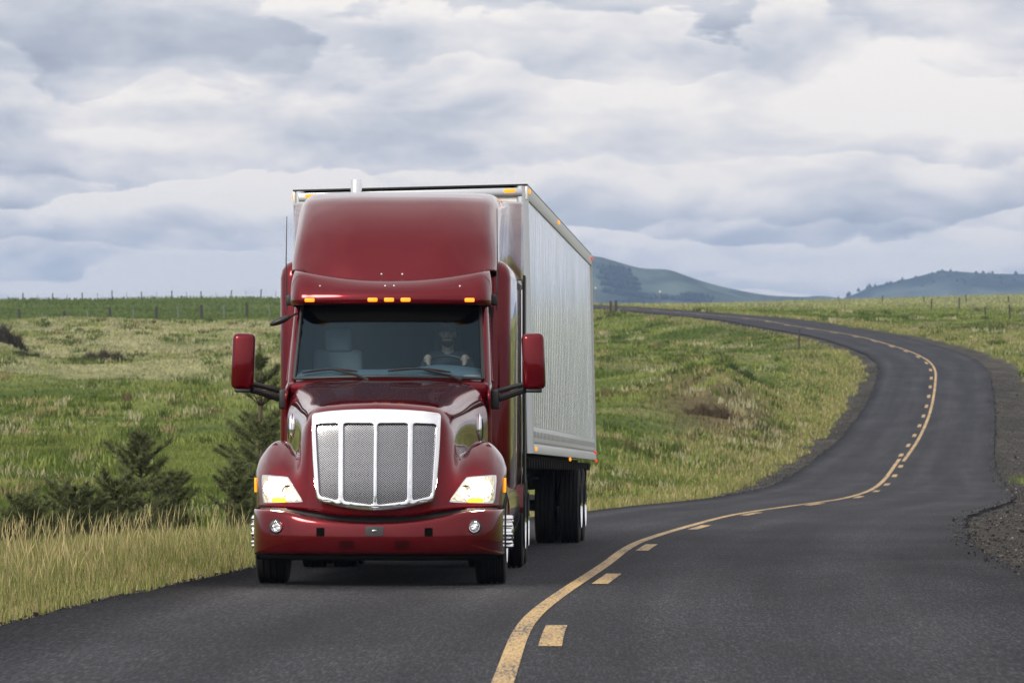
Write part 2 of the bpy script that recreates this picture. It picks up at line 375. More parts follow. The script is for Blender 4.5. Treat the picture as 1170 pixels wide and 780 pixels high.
# ------------------------------------------------------------------ far hills
def hill(name, pts, dist, depth, base_z=-30):
    """ridge line given as (azimuth px from the photo's middle line, height px above eye level) -> real ridge at dist metres"""
    P_ = catmull(np.array([(a, b, 0) for a, b in pts]), 10)
    V = []; rows = 26; cols = len(P_); cc = []
    for r_ in range(rows):
        tt = r_/(rows-1)                        # 0 front foot .. .6 crest .. 1 back foot
        for q in range(cols):
            x = P_[q, 0]/5440*dist; h = 1.4+P_[q, 1]*dist/5440
            yy = dist+(tt-.6)*depth
            prof = math.sin(min(tt/.6, 1)*math.pi/2)**1.1 if tt <= .6 else math.cos((tt-.6)/.4*math.pi/2)
            gul = .12*math.sin(x*.011+2.2*math.sin(tt*3+x*.004))+.07*math.sin(x*.031+tt*5)
            z = base_z+(h-base_z)*prof*(1+gul*(1-abs(tt-.6)/.6)*(tt < .58)*prof*.9*(tt < .55))
            V.append((x*(1+(yy-dist)/dist*.3), yy, z))
    I = np.arange(rows*cols).reshape(rows, cols)
    F = np.stack([I[:-1, :-1].ravel(), I[:-1, 1:].ravel(), I[1:, 1:].ravel(), I[1:, :-1].ravel()], 1)
    V = np.array(V)
    nn = noise01(V[:, 0]/55, V[:, 2]/14+V[:, 1]/90)
    c = np.array([.085,.108,.09])[None]*(1-smooth(nn, .35, .7)[:, None]*.5)
    wood = np.zeros(len(V))
    return V, F, c
m_hill = mat('hill grass and forest', rough=1, Specular_IOR_Level=0)
n, p = nt(m_hill); at = n.node('ShaderNodeVertexColor', layer_name='Col'); geo = n.node('ShaderNodeNewGeometry')
mp = n.node('ShaderNodeMapping'); mp.inputs['Scale'].default_value = (1, .3, 2.5); n.l.new(geo.outputs['Position'], mp.inputs[0])
f = n.noise(mp.outputs[0], .02, 7, .62)
n.l.new(n.mix(1.0, at.outputs[0], n.ramp(f, [(.38, (.5,.52,.52)), (.6, (1.25,1.25,1.2))]), 'MULTIPLY'), p.inputs['Base Color'])
D1 = 5200
V, F, c = hill('hills', [(-215,10),(-150,34),(-40,50),(60,58),(95,57),(112,53),(145,44),(172,42),(186,39),(215,29),(250,20),(290,13),(330,11),(352,12),(375,9),(400,4),(450,-2)], D1, 1500)
a_ = V[:, 0]*5440/V[:, 1]; e_ = (V[:, 2]-1.4)*5440/V[:, 1]
wood = np.exp(-((a_-118-(.4*(34-e_)))/13)**2-((e_-26)/14)**2)*1.6 + np.exp(-((a_-155)/16)**2-((e_-9)/5)**2)*1.2+np.exp(-((a_-205)/14)**2-((e_-8)/5)**2)
wood = np.clip(1.3*wood*(.6+.8*noise01(V[:, 0]/9, V[:, 2]/4)), 0, 1)[:, None]
c = c*(1-wood)+np.array([.022,.034,.034])*wood
HV, HW = V.copy(), wood[:, 0].copy()
hl = tri_mesh('hills', V, F, m_hill, c, smooth=True); tag(hl, kind='structure')
D2 = 6200
V, F, c = hill('hills', [(330,-4),(365,5),(395,15),(410,22),(430,26),(455,32),(480,38),(500,40),(530,38),(560,37),(620,36),(700,30),(820,22),(1000,10)], D2, 1700)
a_ = V[:, 0]*5440/V[:, 1]; e_ = (V[:, 2]-1.4)*5440/V[:, 1]
crest = np.interp(a_, [365,410,455,500,560,620], [5,22,32,40,37,36])
wood = np.clip(1.1*smooth(noise01(V[:, 0]/75+9, V[:, 2]/9), .45, .62)+1.0*np.exp(-((crest-e_-3)/5)**2)*(a_ < 520), 0, 1)[:, None]
c = c*(1-wood)+np.array([.03,.045,.042])*wood
HV2, HW2 = V.copy(), wood[:, 0].copy()
hl2 = tri_mesh('hills', V, F, m_hill, c, smooth=True); tag(hl2, kind='structure')
# conifers along the saddle and the crests
m_far = mat('distant conifers', (.022,.034,.032), 1, Specular_IOR_Level=0)
V, Fs = [], []
def cone(x, y, z, h, r):
    b = len(V)
    lv = [(0, .15), (.12, 1), (.4, .62), (.45, .75), (.75, .3), (1, 0.02)]
    for q, (hh, rr) in enumerate(lv):
        for k in range(5): a = k*1.2566+q*.5+x; V.append((x+math.cos(a)*rr*r, y+math.sin(a)*rr*r, z+hh*h))
    for q in range(5):
        for k in range(5): Fs.append((b+q*5+k, b+q*5+(k+1) % 5, b+q*5+5+(k+1) % 5, b+q*5+5+k))
def crest_at(o, a):
    return None
for _ in range(70):
    a = random.gauss(332, 16); e = 11-abs(a-332)*.14+random.uniform(-4, 0); h = random.uniform(1.5, 6)
    y = 4550; cone(a/5440*y, y+random.uniform(-40, 40), 1.4+(e-3)*y/5440-5, (h+4)*y/5440, random.uniform(1.8, 3.2))
for _ in range(8):
    a = random.uniform(360, 500); e = np.interp(a, [365,410,455,500], [5,22,32,40]); y = D2-10
    cone(a/5440*y, y, 1.4+(e-4)*y/5440, random.uniform(4.0, 5.5)*y/5440, random.uniform(2.5, 4))
for _ in range(26):
    a = random.gauss(155, 14) if random.random() < .6 else random.gauss(207, 10); y = 4700
    cone(a/5440*y, y, -6, (6+random.uniform(4, 9))*y/5440+2, random.uniform(2.5, 4.5))
for vv, ww_, nn_ in ((HV, HW, 1500), (HV2, HW2, 160)):
    ids = np.where(ww_ > .3)[0]
    vis_ = ids[(np.abs(vv[ids, 0]/vv[ids, 1]) < .125) & (vv[ids, 2] > -4)]
    for q_ in rng.choice(vis_, nn_, p=ww_[vis_]/ww_[vis_].sum()):
        h_ = random.uniform(3, 6.5); cone(vv[q_, 0]+random.uniform(-9, 9), vv[q_, 1]+random.uniform(-20, 20), vv[q_, 2]-1.5, h_, random.uniform(2.0, 3.6))
wd = tri_mesh('woodland', np.array(V), np.array(Fs), m_far, smooth=True)
tag(wd, 'far-off dark conifers scattered along the hill crests and the saddle', 'woodland', kind='stuff')

# ------------------------------------------------------------------ haze
bm = bmesh.new(); bmesh.ops.create_cube(bm, size=1)
for v in bm.verts:
    v.co = Vector((v.co.x*17900, (v.co.y*11700)+3050, -32 if v.co.z < 0 else 95))
me = bpy.data.meshes.new('haze'); bm.to_mesh(me); bm.free()
mh = bpy.data.materials.new('haze air'); mh.use_nodes = True; hn = mh.node_tree; hn.nodes.clear()
ho = hn.nodes.new('ShaderNodeOutputMaterial'); hv = hn.nodes.new('ShaderNodeVolumePrincipled')
hv.inputs['Color'].default_value = (.46, .66, 1, 1); hv.inputs['Density'].default_value = 1.0e-4; hv.inputs['Anisotropy'].default_value = .2
hn.links.new(hv.outputs[0], ho.inputs['Volume'])
hz = link('haze', me, mh); tag(hz, kind='stuff'); hz.visible_shadow = True
# ------------------------------------------------------------------ mesh helpers for built things
class MB:
    def __init__(s): s.v = []; s.f = []
    def add(s, V, F):
        b = len(s.v); s.v += [tuple(v) for v in V]; s.f += [tuple(i+b for i in f) for f in F]; return s
    def box(s, c, d, rot=None, r=0):
        bm = bmesh.new(); bmesh.ops.create_cube(bm, size=1)
        for v in bm.verts: v.co = Vector((v.co.x*d[0], v.co.y*d[1], v.co.z*d[2]))
        if r: bmesh.ops.bevel(bm, geom=bm.edges[:], offset=r, segments=3, affect='EDGES', profile=.5)
        M = Matrix.Translation(c) @ (rot.to_4x4() if rot is not None else Matrix())
        bm.transform(M); bm.verts.ensure_lookup_table()
        s.add([v.co for v in bm.verts], [[v.index for v in f.verts] for f in bm.faces]); bm.free(); return s
    def lathe(s, prof, c, axis=(1,0,0), n=32, caps=True):
        """prof: (along, radius) pairs turned about axis through c"""
        a = Vector(axis).normalized(); u = a.orthogonal().normalized(); w_ = a.cross(u); c = Vector(c); V, F = [], []
        for al, r in prof:
            for k in range(n): th = 2*math.pi*k/n; V.append(c+a*al+(u*math.cos(th)+w_*math.sin(th))*max(r, 1e-4))
        for q in range(len(prof)-1):
            for k in range(n): F.append((q*n+k, q*n+(k+1) % n, (q+1)*n+(k+1) % n, (q+1)*n+k))
        if caps: F.append(tuple(range(n))[::-1]); F.append(tuple((len(prof)-1)*n+k for k in range(n)))
        return s.add(V, F)
    def tube(s, pts, r, n=10):
        pts = [Vector(p) for p in pts]; rs = r if hasattr(r, '__len__') else [r]*len(pts); V, F = [], []
        u = None
        for i, p in enumerate(pts):
            d = (pts[min(i+1, len(pts)-1)]-pts[max(i-1, 0)]).normalized()
            u = d.orthogonal().normalized() if u is None else (u-d*u.dot(d)).normalized()
            w_ = d.cross(u)
            for k in range(n): th = 2*math.pi*k/n; V.append(p+(u*math.cos(th)+w_*math.sin(th))*rs[i])
        for q in range(len(pts)-1):
            for k in range(n): F.append((q*n+k, q*n+(k+1) % n, (q+1)*n+(k+1) % n, (q+1)*n+k))
        F.append(tuple(range(n))[::-1]); F.append(tuple((len(pts)-1)*n+k for k in range(n)))
        return s.add(V, F)
    def ball(s, c, r, n=14, m=9):
        rx, ry, rz = r if hasattr(r, '__len__') else (r, r, r); V, F = [], []
        for i in range(m+1):
            ph = math.pi*i/m
            for k in range(n): th = 2*math.pi*k/n; V.append((c[0]+rx*math.sin(ph)*math.cos(th), c[1]+ry*math.sin(ph)*math.sin(th), c[2]+rz*math.cos(ph)))
        for i in range(m):
            for k in range(n): F.append((i*n+k, (i+1)*n+k, (i+1)*n+(k+1) % n, i*n+(k+1) % n))
        return s.add(V, F)
    def build(s, name, m, parent=None, sharp=35, xf=None, mirror=False, solid=0):
        V = s.v if xf is None else [xf(v) for v in s.v]
        me = bpy.data.meshes.new(name); me.from_pydata([tuple(v) for v in V], [], s.f)
        bm = bmesh.new(); bm.from_mesh(me); bmesh.ops.remove_doubles(bm, verts=bm.verts, dist=1e-5)
        if mirror:
            g = bmesh.ops.duplicate(bm, geom=bm.verts[:]+bm.edges[:]+bm.faces[:])
            nv = [e for e in g['geom'] if isinstance(e, bmesh.types.BMVert)]; nf = [e for e in g['geom'] if isinstance(e, bmesh.types.BMFace)]
            for v in nv: v.co.x *= -1
            bmesh.ops.reverse_faces(bm, faces=nf); bmesh.ops.remove_doubles(bm, verts=bm.verts, dist=1e-4)
        bmesh.ops.recalc_face_normals(bm, faces=bm.faces); bm.to_mesh(me); bm.free()
        me.polygons.foreach_set('use_smooth', np.ones(len(me.polygons), bool))
        if sharp: me.set_sharp_from_angle(angle=R(sharp))
        o = link(name, me, m, parent)
        if solid:
            md = o.modifiers.new('thickness', 'SOLIDIFY'); md.thickness = solid; md.offset = -1
        return o
def loft(rows, nu=6, nv=6):
    """rows of control points -> smooth dense grid (V, F)"""
    A = np.array(rows, float)
    B = np.stack([catmull(A[r_], nu) for r_ in range(A.shape[0])], 0)
    C = np.stack([catmull(B[:, c_], nv) for c_ in range(B.shape[1])], 1)
    n_, m_ = C.shape[:2]; I = np.arange(n_*m_).reshape(n_, m_)
    F = np.stack([I[:-1, :-1].ravel(), I[:-1, 1:].ravel(), I[1:, 1:].ravel(), I[1:, :-1].ravel()], 1).tolist()
    return C.reshape(-1, 3).tolist(), F
def bvh_of(V, F): return BVHTree.FromPolygons([Vector(v) for v in V], F)
def rquad(c4, n=16, rd=.25):
    """rounded quadrilateral grid of (x, z) points; c4 = corners bl, br, tr, tl"""
    P = np.zeros((n, n, 2)); c4 = np.array(c4, float)
    for i in range(n):
        for j in range(n):
            a, b = 2*i/(n-1)-1, 2*j/(n-1)-1
            # squircle mapping between square and rounded square
            m_ = max(abs(a), abs(b), 1e-9); rr = m_/(abs(a)**6+abs(b)**6)**(1/6) if (a or b) else 0
            a2, b2 = a*((1-rd)+rd*rr/m_*1), b*((1-rd)+rd*rr/m_*1)
            u, v = (a2+1)/2, (b2+1)/2
            P[i, j] = c4[0]*(1-u)*(1-v)+c4[1]*u*(1-v)+c4[2]*u*v+c4[3]*(1-u)*v
    return P
def patch(name, c4, tree, off, m, parent, n=16, rd=.25, sx=1, bulge=0):
    P = rquad(c4, n, rd); V, F = [], []
    for i in range(n):
        for j in range(n):
            x, z = P[i, j]; hit = tree.ray_cast(Vector((x, -5, z)), Vector((0, 1, 0)))
            y = hit[0].y if hit[0] else 0.6
            e = (1-(2*i/(n-1)-1)**2)*(1-(2*j/(n-1)-1)**2)
            V.append((x*sx, y-off-bulge*e, z))
    for i in range(n-1):
        for j in range(n-1): a = i*n+j; F.append((a, a+1, a+n+1, a+n))
    # a rim going back into the bodywork
    ring = [i*n for i in range(n)]+[(n-1)*n+j for j in range(1, n)]+[i*n+n-1 for i in range(n-2, -1, -1)]+[j for j in range(n-2, 0, -1)]
    b = len(V)
    for q in ring: V.append((V[q][0], V[q][1]+off+.02, V[q][2]))
    k = len(ring)
    for q in range(k): F.append((ring[q], ring[(q+1) % k], b+(q+1) % k, b+q))
    return MB().add(V, F).build(name, m, parent, sharp=40)
def rpoly(pts, r, seg=5):
    """polygon with rounded corners"""
    o = []; n_ = len(pts)
    for i in range(n_):
        p0, p1, p2 = (Vector(pts[(i+q-1) % n_]) for q in range(3)); a = (p0-p1); b = (p2-p1); rr = min(r, a.length*.45, b.length*.45)
        A, B = p1+a.normalized()*rr, p1+b.normalized()*rr
        for k in range(seg+1): t_ = k/seg; o.append(tuple(A*(1-t_)**2+p1*2*t_*(1-t_)+B*t_*t_))
    return o
def plate(name, loops, th, bev, m, parent, ymap, sx=1):
    """flat plate with holes in (x, z), bent onto y = ymap(x, z)"""
    cu = bpy.data.curves.new(name, 'CURVE'); cu.dimensions = '2D'; cu.fill_mode = 'BOTH'; cu.extrude = th/2; cu.bevel_depth = bev; cu.bevel_resolution = 2
    for lp in loops:
        s_ = cu.splines.new('POLY'); s_.points.add(len(lp)-1); s_.use_cyclic_u = True
        for q, (x, z) in enumerate(lp): s_.points[q].co = (x, z, 0, 1)
    tmp = bpy.data.objects.new('tmp', cu); col.objects.link(tmp); dg = bpy.context.evaluated_depsgraph_get()
    me = bpy.data.meshes.new_from_object(tmp.evaluated_get(dg)); bpy.data.objects.remove(tmp); bpy.data.curves.remove(cu)
    bm = bmesh.new(); bm.from_mesh(me); bmesh.ops.remove_doubles(bm, verts=bm.verts, dist=1e-5)
    bmesh.ops.triangulate(bm, faces=bm.faces[:])
    for _ in range(4):
        le = [e for e in bm.edges if e.calc_length() > .055]
        if le: bmesh.ops.subdivide_edges(bm, edges=le, cuts=1); bmesh.ops.triangulate(bm, faces=[f for f in bm.faces if len(f.verts) > 3])
    bm.to_mesh(me); bm.free()
    for v in me.vertices: x, z, d = v.co; v.co = (x*sx, ymap(x, z)-d, z)
    me.materials.clear(); bm = bmesh.new(); bm.from_mesh(me); bmesh.ops.remove_doubles(bm, verts=bm.verts, dist=1e-4); bmesh.ops.recalc_face_normals(bm, faces=bm.faces); bm.to_mesh(me); bm.free()
    me.polygons.foreach_set('use_smooth', np.ones(len(me.polygons), bool)); me.set_sharp_from_angle(angle=R(40))
    me.name = name; return link(name, me, m, parent)

# ------------------------------------------------------------------ materials of the truck
m_red = mat('dark red metallic paint', (.120, .0012, .0058), .28, .6, Specular_IOR_Level=.05, Coat_IOR=1.35, Coat_Weight=1.0, Coat_Roughness=.03)
n, p = nt(m_red); geo = n.node('ShaderNodeNewGeometry'); tco = n.node('ShaderNodeTexCoord')
d = n.noise(tco.outputs['Object'], 3.0, 3, .5); n.l.new(n.ramp(d, [(.35, (.15,.15,.15)), (.7, (.20,.20,.20))]), p.inputs['Roughness'])
sx_ = n.node('ShaderNodeSeparateXYZ'); n.l.new(tco.outputs['Object'], sx_.inputs[0])
low = n.m('MULTIPLY', n.m('SUBTRACT', 1.0, n.m('MULTIPLY', sx_.outputs[2], 1.1), clamp=True), n.noise(tco.outputs['Object'], 9, 6, .7))   # road dust low down
n.l.new(n.mix(n.m('MULTIPLY', low, .35, clamp=True), (.120,.0012,.0058), (.08,.055,.042)), p.inputs['Base Color'])
m_chrome = mat('chrome', (.82,.83,.85), .07, 1)
m_steel = mat('brushed aluminium', (.62,.63,.65), .28, 1)
m_black = mat('black plastic', (.012,.012,.013), .45)
m_rub = mat('rubber', (.013,.013,.013), .8, Specular_IOR_Level=.25)
m_void = mat('matt black band', (.004,.004,.004), 1, Specular_IOR_Level=0)
m_frame = mat('greasy black steel', (.012,.011,.011), .7)
m_dark = mat('dark cab trim', (.018,.020,.024), .8)
m_dash = mat('grey dashboard vinyl', (.12,.15,.17), .75)
m_seat = mat('grey seat cloth', (.17,.175,.18), .9)
m_amber = emis('lit amber marker', (1, .30, .012), 1.5, (.5,.15,.01))
m_redl = emis('lit red marker', (1, .03, .01), .8, (.6,.02,.01))
m_bulb = emis('lit headlamp bulb', (1, .95, .82), 60)
m_turn = emis('lit amber indicator', (1, .34, .015), 1.3, (.5,.18,.01))
m_refl = mat('headlamp reflector', (.62,.57,.47), .22, .7, Emission_Color=(1,.84,.58,1), Emission_Strength=.3)
n, p = nt(m_refl); tco = n.node('ShaderNodeTexCoord'); wv_ = n.node('ShaderNodeTexVoronoi'); n.l.new(tco.outputs['Object'], wv_.inputs[0]); wv_.inputs['Scale'].default_value = 22
n.l.new(n.bump(wv_.outputs['Distance'], .8, .02), p.inputs['Normal'])
m_foglens = mat('fog lamp lens', (.75,.76,.78), .15, .7)
n, p = nt(m_foglens); tco = n.node('ShaderNodeTexCoord'); wv_ = n.node('ShaderNodeTexVoronoi'); n.l.new(tco.outputs['Object'], wv_.inputs[0]); wv_.inputs['Scale'].default_value = 40
n.l.new(n.bump(wv_.outputs['Distance'], .9, .02), p.inputs['Normal'])
def thin_glass(name, tint, gl=.75, veil=None):
    m = bpy.data.materials.new(name); m.use_nodes = True; q = NT(m.node_tree); q.n.clear()
    o = q.node('ShaderNodeOutputMaterial'); tr = q.node('ShaderNodeBsdfTransparent'); tr.inputs[0].default_value = (*tint, 1)
    g = q.node('ShaderNodeBsdfGlossy'); g.inputs['Roughness'].default_value = .02; g.inputs[0].default_value = (gl, gl, gl, 1) if not isinstance(gl, tuple) else (*gl, 1)
    fr = q.node('ShaderNodeFresnel'); gg = q.node('ShaderNodeNewGeometry'); q.l.new(q.m('ADD', 1.45, q.m('MULTIPLY', gg.outputs['Backfacing'], 1/1.45-1.45)), fr.inputs[0])
    mx_ = q.node('ShaderNodeMixShader'); q.l.new(fr.outputs[0], mx_.inputs[0]); q.l.new(tr.outputs[0], mx_.inputs[1]); q.l.new(g.outputs[0], mx_.inputs[2])
    last = mx_.outputs[0]
    q.l.new(last, o.inputs[0]); return m
m_glass = thin_glass('windscreen glass', (.55,.68,.74), (.55,.80,.95)); m_sideglass = thin_glass('dark side glass', (.12,.11,.12)); m_lens = thin_glass('clear lens', (.97,.97,.97))
m_mesh = mat('perforated grille metal', (.55,.56,.58), .25, 1)
n, p = nt(m_mesh); tco = n.node('ShaderNodeTexCoord'); s_ = n.node('ShaderNodeSeparateXYZ'); n.l.new(tco.outputs['Object'], s_.inputs[0])
# rows of diamond holes, 34 mm apart
k1 = n.m('MULTIPLY', s_.outputs[0], math.pi/.025); k2_ = n.m('MULTIPLY', s_.outputs[2], math.pi/.021); kx = n.m('ADD', k1, k2_); kz = n.m('SUBTRACT', k1, k2_)
hole = n.m('MULTIPLY', n.m('COSINE', kx), n.m('COSINE', kz))
hf = n.m('MULTIPLY', n.m('ABSOLUTE', hole), 1.0)
mk_ = n.ramp(hf, [(.08, (1,1,1)), (.26, (0,0,0))])
n.l.new(n.mix(mk_, (.006,.006,.007), (.60,.61,.64)), p.inputs['Base Color']); n.l.new(mk_, p.inputs['Metallic'])

# ------------------------------------------------------------------ tractor
def gz(y): return -1.4*0-.0279*y
TH = math.atan(.030); PT = math.atan(.0279)
tr = empty('semi_tractor', (-1.30, 45.0, gz(45)), (-PT, 0, -TH))
tag(tr, 'dark red long-nosed truck tractor with lit headlights and a chrome grille, driving on the road', 'truck')
# hood and fenders, one moulding
HD = [
[(0,.12,.665),(.35,.14,.672),(.58,.18,.71),(.68,.21,.722),(.80,.28,.735),(.95,.40,.74),(1.08,.55,.74),(1.17,.75,.74),(1.20,.98,.74)],
[(0,.12,.95),(.35,.14,.95),(.59,.19,.95),(.69,.24,.95),(.81,.34,.96),(.95,.46,.97),(1.08,.61,.98),(1.175,.80,.98),(1.21,1.0,.98)],
[(0,.15,1.25),(.35,.17,1.25),(.60,.22,1.25),(.70,.30,1.20),(.79,.46,1.12),(.95,.60,1.17),(1.08,.74,1.17),(1.18,.90,1.10),(1.215,1.04,1.06)],
[(0,.20,1.55),(.35,.22,1.55),(.61,.27,1.53),(.72,.42,1.42),(.775,.62,1.22),(.91,.80,1.30),(1.06,.92,1.31),(1.17,1.05,1.21),(1.215,1.14,1.11)],
[(0,.28,1.70),(.35,.30,1.69),(.60,.37,1.66),(.73,.55,1.50),(.785,.8,1.25),(.90,1.0,1.36),(1.04,1.1,1.37),(1.16,1.25,1.25),(1.21,1.3,1.12)],
[(0,.45,1.765),(.35,.5,1.755),(.62,.6,1.715),(.76,.8,1.56),(.81,1.05,1.27),(.91,1.25,1.36),(1.03,1.35,1.36),(1.15,1.5,1.24),(1.20,1.55,1.10)],
[(0,1.0,1.85),(.37,1.02,1.84),(.67,1.1,1.78),(.82,1.2,1.62),(.86,1.4,1.26),(.91,1.55,1.28),(1.0,1.65,1.26),(1.11,1.75,1.15),(1.16,1.8,.98)],
[(0,1.6,1.93),(.4,1.6,1.92),(.76,1.65,1.86),(.90,1.7,1.66),(.94,1.8,1.25),(.96,1.9,1.02),(1.0,1.95,.92),(1.05,2.0,.85),(1.1,2.0,.75)],
[(0,2.08,1.99),(.45,2.09,1.985),(.84,2.12,1.93),(.99,2.14,1.72),(1.01,2.16,1.25),(1.01,2.17,1.0),(1.01,2.18,.9),(1.01,2.18,.8),(1.01,2.18,.7)]]
V, F = loft(HD, 7, 7)
hood_tree = bvh_of(V, F)
hood = MB().add(V, F).build('hood', m_red, tr, sharp=0, mirror=True, solid=.012)
def hy(x, z, d=0):
    h = hood_tree.ray_cast(Vector((max(abs(x), .004), -5, z)), Vector((0, 1, 0))); return (h[0].y if h[0] else .25)-d
# grille
def gy_(x, z): return hy(min(abs(x), .60), min(max(z, .74), 1.58))+max(0, z-1.56)*.38
outer = rpoly([(-.545,.822),(-.30,.765),(-.15,.742),(0,.735),(.15,.742),(.30,.765),(.545,.822),(.575,1.0),(.59,1.2),(.600,1.4),(.606,1.638),(.45,1.660),(.30,1.671),(.15,1.677),(0,1.68),(-.15,1.677),(-.30,1.671),(-.45,1.660),(-.606,1.638),(-.600,1.4),(-.59,1.2),(-.575,1.0)], .028)
outer = [p_ for k, p_ in enumerate(outer)]
holes = []
for (a0, a1, a2, a3, zt0, zt1, zb0, zb1) in ((.008,.318,.311,.008,1.560,1.563,.768,.808),(.344,.588,.542,.333,1.562,1.552,.808,.858)):
    pl = [(a0,zb0),(a3 if False else a2,zb1),(a1,zt1),(a0,zt0)]
    holes.append(rpoly(pl, .045))
    holes.append(rpoly([(-x, z) for x, z in pl][::-1], .045))
gr = plate('grille_surround', [outer]+holes, .03, .010, m_chrome, tr, lambda x, z: gy_(x, z)-.034)
def dense_panel(lp, n=14):
    P = rquad(lp, n, .15); V = [(x, gy_(x, z)-.022, z) for x, z in P.reshape(-1, 2)]
    F = [(i*n+j, i*n+j+1, i*n+n+j+1, i*n+n+j) for i in range(n-1) for j in range(n-1)]; return V, F
for sgn in (-1, 1):
    for pl in ([(.008,.765),(.330,.79),(.330,1.58),(.008,1.58)], [(.331,.79),(.556,.845),(.600,1.57),(.332,1.58)]):
        V, F = dense_panel([(x*sgn, z) for x, z in pl])
        MB().add(V, F).build('grille_mesh', m_mesh, tr)
MB().ball((0, gy_(0,.75)-.035, .775), (.028,.01,.035)).build('emblem', m_frame, tr)
# bumper
BP = []
for z, dy_ in ((.30, .10), (.315, .035), (.36, .0), (.46, -.02), (.58, -.01), (.60, .02), (.615, .10)):
    zt = lambda x, z=z: z if z < .5 else z+((.06 if z < .59 else .118)*min(1, (x/.88)**2))
    BP.append([(x, y+dy_, zt(x)) for x, y in ((0,-.03),(.3,-.02),(.6,.02),(.82,.08),(1.0,.19),(1.12,.33),(1.185,.52),(1.20,.75),(1.205,.92))])
V, F = loft(BP, 6, 5); bump_tree = bvh_of(V, F)
bumper = MB().add(V, F).build('bumper', m_red, tr, sharp=0, mirror=True, solid=.01)
def by(x, z): h = bump_tree.ray_cast(Vector((max(abs(x), .004), -5, z)), Vector((0, 1, 0))); return h[0].y if h[0] else .1
# black valance and gap
mb = MB()
VL = [[(x, y+.06, z) for x, y in ((0,-.03),(.3,-.02),(.6,.02),(.82,.08),(1.0,.19),(1.12,.33),(1.17,.6))] for z in (.255, .31)]
V, F = loft(VL, 4, 1); mb.add(V, F); mb.build('valance', m_void, tr, mirror=True, solid=.02)
VL = [[(x, y+.10, z) for x, y in ((0,.08),(.3,.09),(.6,.12),(.82,.2),(1.0,.34),(1.12,.5),(1.17,.75))] for z in (.58, .745)]
V, F = loft(VL, 4, 1); MB().add(V, F).build('bumper_gap_seal', m_frame, tr, mirror=True, solid=.02)
for sx in (-1, 1):
    patch('fog_lamp_recess', [(.80,.49),(1.04,.48),(1.05,.66),(.84,.66)], bump_tree, .004, m_red, tr, rd=.6, sx=sx, n=12)
    yb = by(.94, .57)
    fl = MB(); fl.lathe([(.03,.054),(-.045,.056),(-.056,.050),(-.05,.044)], (.94*sx, yb+.01, .573), (0,1,-.0), 28, caps=False); fo = fl.build('fog_lamp', m_chrome, tr)
    MB().lathe([(-.03,.045),(-.045,.038),(-.050,.018)], (.94*sx, yb+.01, .573), (0,1,0), 24).build('lens', m_foglens, fo)
    MB().lathe([(.04,.070),(-.030,.072),(-.032,.055)], (.94*sx, yb+.01, .573), (0,1,0), 28, caps=False).build('bezel', m_black, fo)
    patch('tow_hole_shade', [(.475,.485),(.55,.485),(.55,.565),(.475,.565)], bump_tree, .006, m_void, tr, rd=.3, sx=sx, n=8)  # matt black patch on the surface, its colour stands in for a hole's shade
    patch('lower_slot', [(.19,.365),(.33,.37),(.335,.445),(.195,.44)], bump_tree, .005, mat('red paint darkened as recess shade', (.022,.0012,.002), .9, Specular_IOR_Level=.05), tr, rd=.3, sx=sx, n=8)  # darker red laid on the bumper, a recess's shade put into the colour
    # headlamps
    Q = [(.70,.815),(1.11,.80),(1.12,1.05),(.86,1.03)]
    hl_ = patch('headlight', Q, hood_tree, .008, m_refl, tr, rd=.35, sx=sx, n=20)
    Qb = [(.688,.804),(1.122,.788),(1.132,1.062),(.852,1.043)]
    patch('bezel', Qb, hood_tree, .004, m_chrome, hl_, rd=.35, sx=sx, n=20)
    MB().ball((.995*sx, hy(.995,.915)-.01, .93), (.095,.03,.082), 20, 12).build('bulb', m_bulb, hl_)
    MB().lathe([(.03,.066),(-.012,.060),(-.002,.045),(.02,.02)], (.85*sx, hy(.85,.90), .905), (0,1,0), 20, caps=False).build('lamp_bowl', m_chrome, hl_)
    ld_ = bpy.data.lights.new('headlight_lamp', 'POINT'); ld_.energy = 9; ld_.shadow_soft_size = .05; ld_.color = (1, .86, .62)
    lo_ = bpy.data.objects.new('headlight_lamp', ld_); col.objects.link(lo_); lo_.parent = hl_; lo_.location = (.995*sx, hy(.995,.915)-.16, .935)
    patch('indicator', [(.86,.80),(1.02,.80),(1.0,.845),(.88,.845)], hood_tree, .018, m_turn, hl_, rd=.3, sx=sx, n=8)
    patch('lens', Q, hood_tree, .03, m_lens, hl_, rd=.35, sx=sx, n=20, bulge=.02)
    # amber side marker on the fender
    MB().box((1.205*sx, .93, .96), (.02,.09,.14), r=.008).build('side_marker', m_turn, tr)
    # intake bezel on the hood side
    rg = MB().ball((.925*sx, 1.78, 1.50), (.032,.07,.155), 24, 16); o_ = rg.build('side_vent', m_chrome, tr)
    MB().ball((.940*sx, 1.78, 1.50), (.027,.048,.12), 20, 12).build('vent_mesh', m_frame, o_)
# camera box in the bumper centre
patch('bumper_sensor', [(-.085,.49),(.085,.49),(.085,.58),(-.085,.58)], bvh_of(*loft(BP, 6, 5)) if False else BVHTree.FromPolygons([v.co.copy() for v in bumper.data.vertices], [tuple(f.vertices) for f in bumper.data.polygons]), .008, m_black, tr, rd=.3, n=8)
MB().ball((0, -.055, .538), (.026,.012,.012)).build('sensor_lens', m_steel, tr)

# cab shell ----------------------------------------------------
def hw(z): return np.interp(z, [.9, 1.95, 2.75, 3.1], [1.03, 1.02, .955, .93])     # half width of the cab
